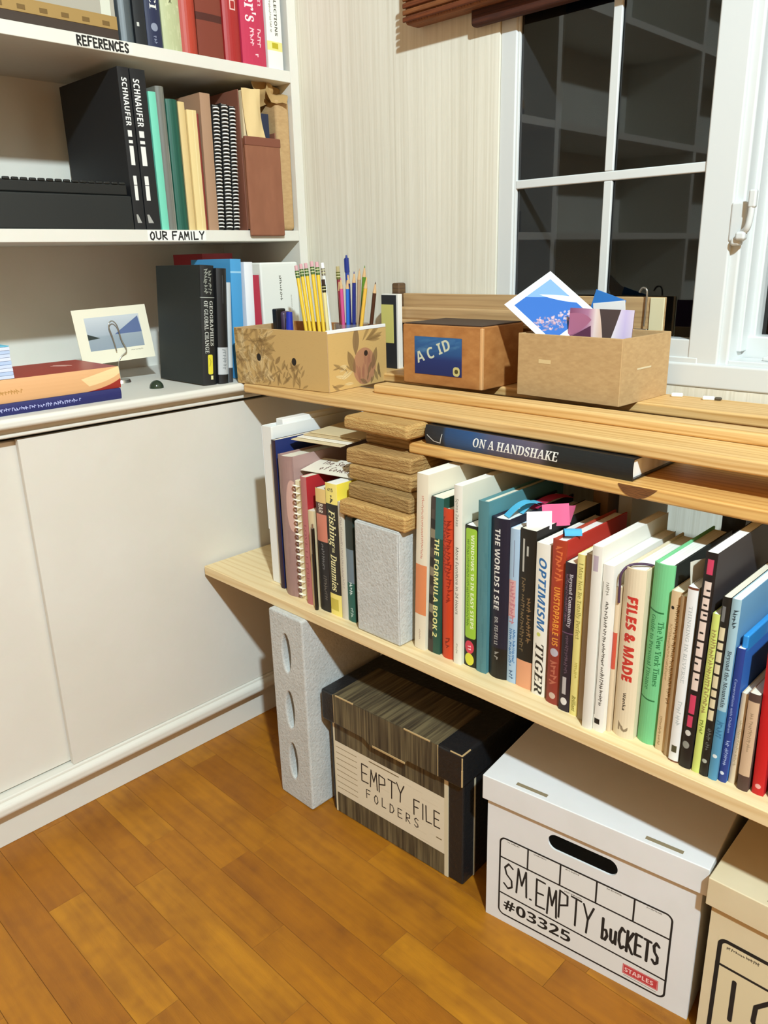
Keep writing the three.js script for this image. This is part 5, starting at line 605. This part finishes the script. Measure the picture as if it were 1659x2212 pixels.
  shelfBook(0.325, 0.302, CT, 0.002, 0.216, 0.15, { hard: true, cover: '#111214', right: '#1a1b1c', white: true, group: GC, lean: 4.2, label: 'glossy black hardback beside the big one with the sticker', spine: (c, W, Hh) => { c.strokeStyle = '#4a4c4c'; c.lineWidth = 3; c.beginPath(); c.moveTo(W * 0.5, Hh * 0.06); c.lineTo(W * 0.5, Hh * 0.3); c.stroke(); sq(c, W, Hh * 0.68, Hh * 0.92, '#b9bec2'); scrawl(c, W * 0.5, Hh * 0.7, Hh * 0.18, 26, '#7f878c', 2); } });
  shelfBook(0.300, 0.2905, CT, -0.002, 0.19, 0.15, { cover: '#c2c9cc', white: true, group: GC, lean: 3.8, label: 'thin pale grey paperback between the black books and the floral box', spine: (c, W, Hh) => sq(c, W, Hh * 0.85, Hh, '#3a3a3c') });
  shelfBook(0.262, 0.236, CT, -0.035, 0.232, 0.14, { cover: '#4a9bd0', group: GC, lean: 2.5, label: 'sky blue paperback standing behind the floral box', spine: (c, W, Hh) => { sq(c, W, Hh * 0.1, Hh * 0.115, '#9ccbe6'); } });
  shelfBook(0.229, 0.208, CT, -0.03, 0.226, 0.12, { cover: '#e9eaee', white: true, group: GC, lean: 1.5, label: 'white paperback beside the sky blue one' });
  shelfBook(0.190, 0.165, CT, -0.06, 0.2, 0.12, { cover: '#b02a42', group: GC, label: 'crimson book in front of the white carton on the counter' });
  shelfBook(0.205, 0.125, CT, -0.2, 0.245, 0.12, { hard: true, cover: '#a32a34', group: GC, label: 'wide dark red book furthest back on the counter' });
  { const rc = boxAtlas.add(330, 620, (c, w, hh) => { fill(c, w, hh, '#e4e4dc'); scrawl(c, w * 0.5, hh * 0.1, hh * 0.24, 26, '#5a584e'); c.strokeStyle = '#6a685c'; c.lineWidth = 6; c.strokeRect(w * 0.46, hh * 0.44, 40, 46); scrawl(c, w * 0.8, hh * 0.3, hh * 0.2, 12, '#9a988c'); });
    const w = thing('white_carton', 'white carton with small vertical writing standing behind the pencils', 'carton', [-0.058, CT, 0.1125], 0); part('body', bx(-0.1, 0, -0.05, 0, 0.224, 0.05, 0.004), col('#e6e6de', 0.6), w); const f = lidPanel(rc, 0.09, 0.2); part('printed_face', f, boxAtlas.m, w, [0.0004, 0.116, 0], [0, Q, 0]); }
}

// ---------------------------------------------------------------- middle shelf
{
  const GM = 'albums and folders on the middle shelf', r = (z0, z1, h, o) => shelfBook(z0, z1, S2, o.x ?? -0.104, h, o.d ?? 0.22, { group: GM, ...o });
  const schn = (c, W, Hh, x) => { vtext(c, 'SCHNAUFER', W * 0.5, Hh * 0.06, W * 0.62, '#eceae4', 'sans-serif', 'bold', Hh * 0.29); c.fillStyle = '#e6e4de'; c.fillRect(W * 0.32, Hh * 0.375, W * 0.36, Hh * 0.04); c.fillRect(W * 0.32, Hh * 0.435, W * 0.36, Hh * 0.02); c.fillRect(W * 0.32, Hh * 0.47, W * 0.36, Hh * 0.12); c.fillRect(W * 0.34, Hh * 0.655, W * 0.3, Hh * 0.155); c.fillStyle = '#15161a'; c.fillRect(W * 0.3, Hh * 0.712, W * 0.4, Hh * 0.004); c.fillStyle = '#a6a49e'; c.beginPath(); c.moveTo(W * 0.25, Hh * 0.9); c.lineTo(W * 0.4, Hh * 0.9); c.lineTo(W * 0.7, Hh * 0.955); c.lineTo(W * 0.3, Hh * 0.955); c.fill(); };
  r(0.409, 0.3865, 0.27, { name: 'album', hard: true, bulge: 0.0006, cover: '#141518', d: 0.23, label: 'black binder lettered in white, beside the long black box', spine: schn });
  r(0.385, 0.3545, 0.27, { name: 'album', hard: true, bulge: 0.0006, cover: '#141518', d: 0.23, label: 'black binder lettered in white, beside the mint green folder', spine: (c, W, Hh) => { c.save(); c.translate(-W * 0.1, 0); schn(c, W * 0.9, Hh); c.restore(); } });
  r(0.352, 0.3365, 0.237, { name: 'folder', cover: '#72cbb0', label: 'mint green folder beside the black binders' });
  r(0.3355, 0.3175, 0.248, { name: 'folder', cover: '#77776e', bulge: 0.004, label: 'grey plastic folder with a clear spine bar', spine: (c, W, Hh) => { sq(c, W * 0.5, 0, Hh, '#6a6a62'); c.fillStyle = '#a6a69c'; c.fillRect(W * 0.8, Hh * 0.4, W * 0.12, Hh * 0.6); } });
  r(0.316, 0.2915, 0.229, { name: 'album', hard: true, bulge: 0.004, cover: '#0f5a48', label: 'dark green cloth album on the middle shelf', spine: (c, W, Hh) => { for (let i = 0; i < 30; i++) { c.fillStyle = `rgba(6,50,38,${rr(0.05, 0.16)})`; c.fillRect(rr(0, W), 0, rr(3, 8), Hh); } } });
  r(0.2905, 0.2765, 0.227, { name: 'folder', cover: '#d8bd84', x: -0.106, label: 'tan manila folder beside the green album' });
  r(0.2755, 0.254, 0.2145, { name: 'album', cover: '#e2c98e', white: true, x: -0.102, label: 'cream paper bound volume with a square spine', spine: (c, W, Hh) => { c.fillStyle = 'rgba(240,220,170,0.8)'; c.fillRect(W * 0.55, 0, W * 0.06, Hh); } });
  r(0.2535, 0.247, 0.21, { name: 'booklet', cover: '#7e2a20', x: -0.106, label: 'thin maroon booklet between cream and brown volumes' });
  r(0.2465, 0.223, 0.247, { name: 'album', cover: '#a88468', lean: 1.0, label: 'brown kraft album beside the spiral notebooks' });
  [[0.2205, 0.2065, 0.23, 'left'], [0.2005, 0.186, 0.234, 'middle'], [0.1815, 0.168, 0.232, 'right']].forEach(([z0, z1, h, n], k) => {
    const w = z0 - z1, s = thing('spiral_notebook', ['black spiral notebook with white coil, next to the brown album', 'black spiral notebook with white coil, between the two others', 'black spiral notebook with white coil, next to the accordion folder'][k], 'notebook', [-0.112, S2, (z0 + z1) / 2], Q, 'spiral notebooks on the middle shelf');
    part('pages', bx(-w / 2 + 0.001, 0, -0.2, w / 2 - 0.001, h, -0.001, 0.0006), col('#d8d4cc'), s); part('front_cover', bx(w / 2 - 0.001, 0, -0.202, w / 2, h + 0.001, 0, 0.0004), col('#1d1a18'), s); part('back_cover', bx(-w / 2, 0, -0.202, -w / 2 + 0.001, h + 0.001, 0, 0.0004), col('#1d1a18'), s);
    part('coil_back', bx(-w / 2 + 0.0012, 0.001, -0.0008, w / 2 - 0.0012, h - 0.001, 0.0012, 0.0005), col('#191512'), s);
    const g = new THREE.TorusGeometry(w * 0.42, 0.0014, 6, 14); g.rotateX(Q - 0.12); g.scale(1, 1, 0.75);
    for (let i = 0; i < 33; i++) part('coil_ring', g, col('#efeee8', 0.35), s, [0, 0.006 + i * (h - 0.012) / 32, 0.0015]);
    lean(s, w, 2.6, Q);
  });
  { // accordion folder that pokes out over the shelf edge
    const f = thing('accordion_folder', 'reddish brown accordion folder with a front pocket, jutting over the shelf edge', 'folder', [-0.099, S2, 0.1115], Q);
    part('body', bx(-0.0455, 0, -0.23, -0.043, 0.262, 0.0, 0.001), col('#7a4a38'), f); part('back', bx(0.041, 0, -0.23, 0.0435, 0.19, 0.0, 0.001), col('#8a5640'), f);
    for (let k = 0; k < 5; k++) part('gusset', bx(-0.041 + k * 0.0165, 0.002, -0.2, -0.039 + k * 0.0165, 0.175, 0.006, 0.001), col(k % 2 ? '#8e5a42' : '#a06a50'), f);
    part('pocket', bx(-0.0455, -0.0115, 0.0062, 0.0435, 0.176, 0.0135, 0.0035), MAT({ map: dataTex(64, 128, (u, v) => mix([158, 102, 74], [128, 78, 54], 0.5 * fbm(u, v, 6, 1, 2) + 0.5 * fbm(u, v, 5, 5, 3)), true, [12, 6]), roughness: 0.8 }), f);
    part('pocket_hem', bx(-0.046, 0.16, 0.0066, 0.044, 0.177, 0.0146, 0.002), col('#7c4632'), f);
    part('papers', bx(-0.037, 0.01, -0.19, 0.0, 0.262, 0.002, 0.003), col('#dcc69c', 0.9), f); part('papers', bx(0.004, 0.01, -0.19, 0.028, 0.224, 0.0, 0.001), col('#1e2740', 0.5), f);
    const g = new THREE.PlaneGeometry(0.045, 0.1, 5, 8), p = g.attributes.position; for (let i = 0; i < p.count; i++) p.setZ(i, 0.006 * Math.sin(p.getX(i) * 170 + 1) * Math.cos(p.getY(i) * 40)); g.computeVertexNormals(); part('crumpled_sheet', g, new THREE.MeshStandardMaterial({ color: 0xdcc08a, roughness: 0.9, side: THREE.DoubleSide }), f, [-0.016, 0.215, 0.0085], [-0.06, 0, 0.05]);
  }
  { // paper bag by the upright
    const b = thing('paper_bag', 'crumpled tan paper bag squeezed against the bookcase upright', 'paper bag', [-0.103, S2, 0.043], Q);
    const g = new RoundedBoxGeometry(0.036, 0.255, 0.2, 6, 0.008), p = g.attributes.position; g.translate(0, 0.1285, -0.1); for (let i = 0; i < p.count; i++) { const y = p.getY(i), z = p.getZ(i), s = Math.sin(y * 60 + z * 45) * 0.5 + Math.sin(y * 131 + z * 20 + 2) * 0.3; p.setX(i, p.getX(i) + 0.0016 * s); p.setZ(i, z + 0.0025 * s * Math.min(1, y * 8)); } g.computeVertexNormals(); part('bag', uvm(g), M.kraft, b);
    for (const [x, y, z, a, c] of [[-0.035, 0.268, -0.02, 0.5, 0.4], [-0.008, 0.266, -0.012, -0.4, -0.5], [0.004, 0.258, -0.03, 0.2, 0.9]]) { const q = new THREE.PlaneGeometry(0.05, 0.05, 5, 5), pp = q.attributes.position; for (let i = 0; i < pp.count; i++) pp.setZ(i, 0.007 * Math.sin(pp.getX(i) * 120 + y * 90) + 0.005 * Math.cos(pp.getY(i) * 150)); q.computeVertexNormals(); part('crumpled_top', q, new THREE.MeshStandardMaterial({ color: 0xb4915c, roughness: 0.9, side: THREE.DoubleSide }), b, [x, y, z], [a - 0.5, 0.2, c]); }
  }
  { // black portfolio box
    const b = thing('album_box', 'long black box lying on the shelf with a ridged upper edge', 'box', [-0.1, S2, 0.80], 0); part('body', bx(-0.24, 0, -0.388, 0, 0.058, 0, 0.003), col('#1c1f1f', 0.45), b); part('upper_tray', bx(-0.235, 0.0582, -0.385, -0.006, 0.078, 0, 0.003), col('#121413', 0.5), b);
    for (let k = 0; k < 26; k++) part('ridge', bx(-0.0105, 0.0765, -0.382 + k * 0.0147, -0.0045, 0.0815, -0.382 + k * 0.0147 + 0.012, 0.002, 'x', 1), col('#161817', 0.5), b);
  }
}
// ---------------------------------------------------------------- top shelf
{
  const GT = 'books on the top shelf', r = (z0, z1, h, o) => shelfBook(z0, z1, S1, o.x ?? -0.1, h, o.d ?? 0.2, { group: GT, ...o });
  const flatTop = (y, t, x, d, c, label, extra) => { const b = thing('flat_book', label, 'book', [x, y, 0.80], 0, 'books stacked flat on the top shelf'); part('cover', merge(bx(-d, 0, -0.40, 0, 0.002, 0, 0.0006), bx(-d, t - 0.002, -0.40, 0, t, 0, 0.0006), bx(-0.003, 0.001, -0.40, 0, t - 0.001, 0, 0.001)), col(c, 0.6), b); part('pages', bx(-d + 0.004, 0.0021, -0.397, -0.0035, t - 0.0021, -0.003), M.pages, b); if (extra) extra(b); return b; };
  flatTop(S1, 0.0155, -0.1, 0.2, '#3a2c22', 'dark brown flat book at the bottom of the stack on the top shelf');
  flatTop(S1 + 0.0157, 0.0205, -0.1, 0.2, '#a08048', 'tan patterned flat book in the middle of the stack on the top shelf', (b) => { for (let k = 0; k < 11; k++) part('cover_motif', bx(-0.0002, 0.004, -0.385 + k * 0.036, 0.0004, 0.011, -0.372 + k * 0.036, 0.0002, 'x', 1), col('#6f5426'), b); });
  flatTop(S1 + 0.0364, 0.034, -0.104, 0.2, '#a8a294', 'grey white flat book on top of the stack on the top shelf', (b) => part('pale_band', bx(-0.19, -0.0003, -0.392, 0.0006, 0.0343, -0.374, 0.0005), col('#cfd0c0'), b));
  r(0.393, 0.368, 0.25, { cover: '#4a5256', hard: true, bulge: 0.005, label: 'slate grey hardback on the top shelf beside the flat stack', spine: (c, W, Hh) => sq(c, W * 0.35, 0, Hh, '#6c757a') });
  r(0.367, 0.344, 0.25, { cover: '#1a1e22', label: 'black hardback with a tiny white emblem, top shelf', spine: (c, W, Hh) => { c.fillStyle = '#c8c8c0'; c.fillRect(W * 0.2, Hh * 0.86, W * 0.2, Hh * 0.025); } });
  r(0.343, 0.312, 0.25, { cover: '#1d2544', hard: true, bulge: 0.003, label: 'navy hardback with tall white serif capitals, top shelf', spine: (c, W, Hh) => { vtext(c, 'DA VINCI', W * 0.5, Hh * 0.3, W * 0.6, '#dcdad2', 'serif', 'bold', Hh * 0.46); c.fillStyle = '#8a90a2'; c.beginPath(); c.arc(W * 0.5, Hh * 0.87, W * 0.22, 0, 7); c.fill(); scrawl(c, W * 0.5, Hh * 0.93, Hh * 0.04, 20, '#8a90a2'); } });
  r(0.3105, 0.271, 0.25, { cover: '#b4b98e', hard: true, bulge: 0.004, label: 'pale sage green hardback on the top shelf', spine: (c, W, Hh) => { for (let i = 0; i < 80; i++) { c.fillStyle = `rgba(216,216,178,${rr(0.1, 0.35)})`; c.fillRect(rr(0, W), rr(0, Hh), rr(4, 14), rr(8, 40)); } vtext(c, 'LEX', W * 0.5, Hh * 0.6, W * 0.2, '#4a4c2a', 'sans-serif', 'bold', Hh * 0.1); } });
  r(0.2695, 0.235, 0.25, { cover: '#b03a26', hard: true, bulge: 0.008, label: 'round backed orange red hardback on the top shelf', spine: (c, W, Hh) => sq(c, W, 0, 4, '#8a2a1c') });
  r(0.234, 0.175, 0.25, { cover: '#7a3626', hard: true, bulge: 0.002, label: 'wide reddish brown hardback with a dark band, top shelf', x: -0.106, spine: (c, W, Hh) => sq(c, W, Hh * 0.7, Hh * 0.75, '#4a1e16') });
  r(0.174, 0.136, 0.25, { cover: '#a3201f', hard: true, bulge: 0.006, label: 'deep red hardback with a small pale emblem, top shelf', spine: (c, W, Hh) => { c.strokeStyle = '#e0b8b0'; c.lineWidth = 6; c.strokeRect(W * 0.4, Hh * 0.58, W * 0.3, Hh * 0.06); } });
  r(0.135, 0.0755, 0.25, { cover: '#bf2f50', hard: true, bulge: 0.004, label: 'wide raspberry red dictionary with large white lettering, top shelf', spine: (c, W, Hh) => { vtext(c, "Webster's", W * 0.4, Hh * 0.18, W * 0.62, '#f0dcdc', 'serif', 'bold', Hh * 0.52); vtext(c, 'Merriam', W * 0.82, Hh * 0.2, W * 0.26, '#ecc4c8', 'serif', 'normal', Hh * 0.38); scrawl(c, W * 0.7, Hh * 0.74, Hh * 0.12, 30, '#f0c8cc', 2); scrawl(c, W * 0.4, Hh * 0.74, Hh * 0.12, 30, '#f0c8cc', 2); scrawl(c, W * 0.55, Hh * 0.92, Hh * 0.025, 34, '#f0c8cc', 2); } });
  r(0.0735, 0.0345, 0.25, { cover: '#eae9e2', white: true, label: 'white paperback with a yellow band next to the upright, top shelf', spine: (c, W, Hh) => { sq(c, W, Hh * 0.8, Hh * 0.865, '#e8dc8a'); c.fillStyle = '#b8a820'; c.fillRect(W * 0.3, Hh * 0.81, W * 0.4, Hh * 0.04); vtext(c, 'COLLECTIONS', W * 0.62, Hh * 0.4, W * 0.26, '#4a4636', 'sans-serif', 'bold', Hh * 0.36); scrawl(c, W * 0.28, Hh * 0.42, Hh * 0.32, 14, '#8a8678'); } });
  r(0.033, 0.0285, 0.22, { name: 'booklet', cover: '#2a1c16', x: -0.108, label: 'thin dark booklet pressed against the upright on the top shelf' });
}
renderer.render(scene, camera);
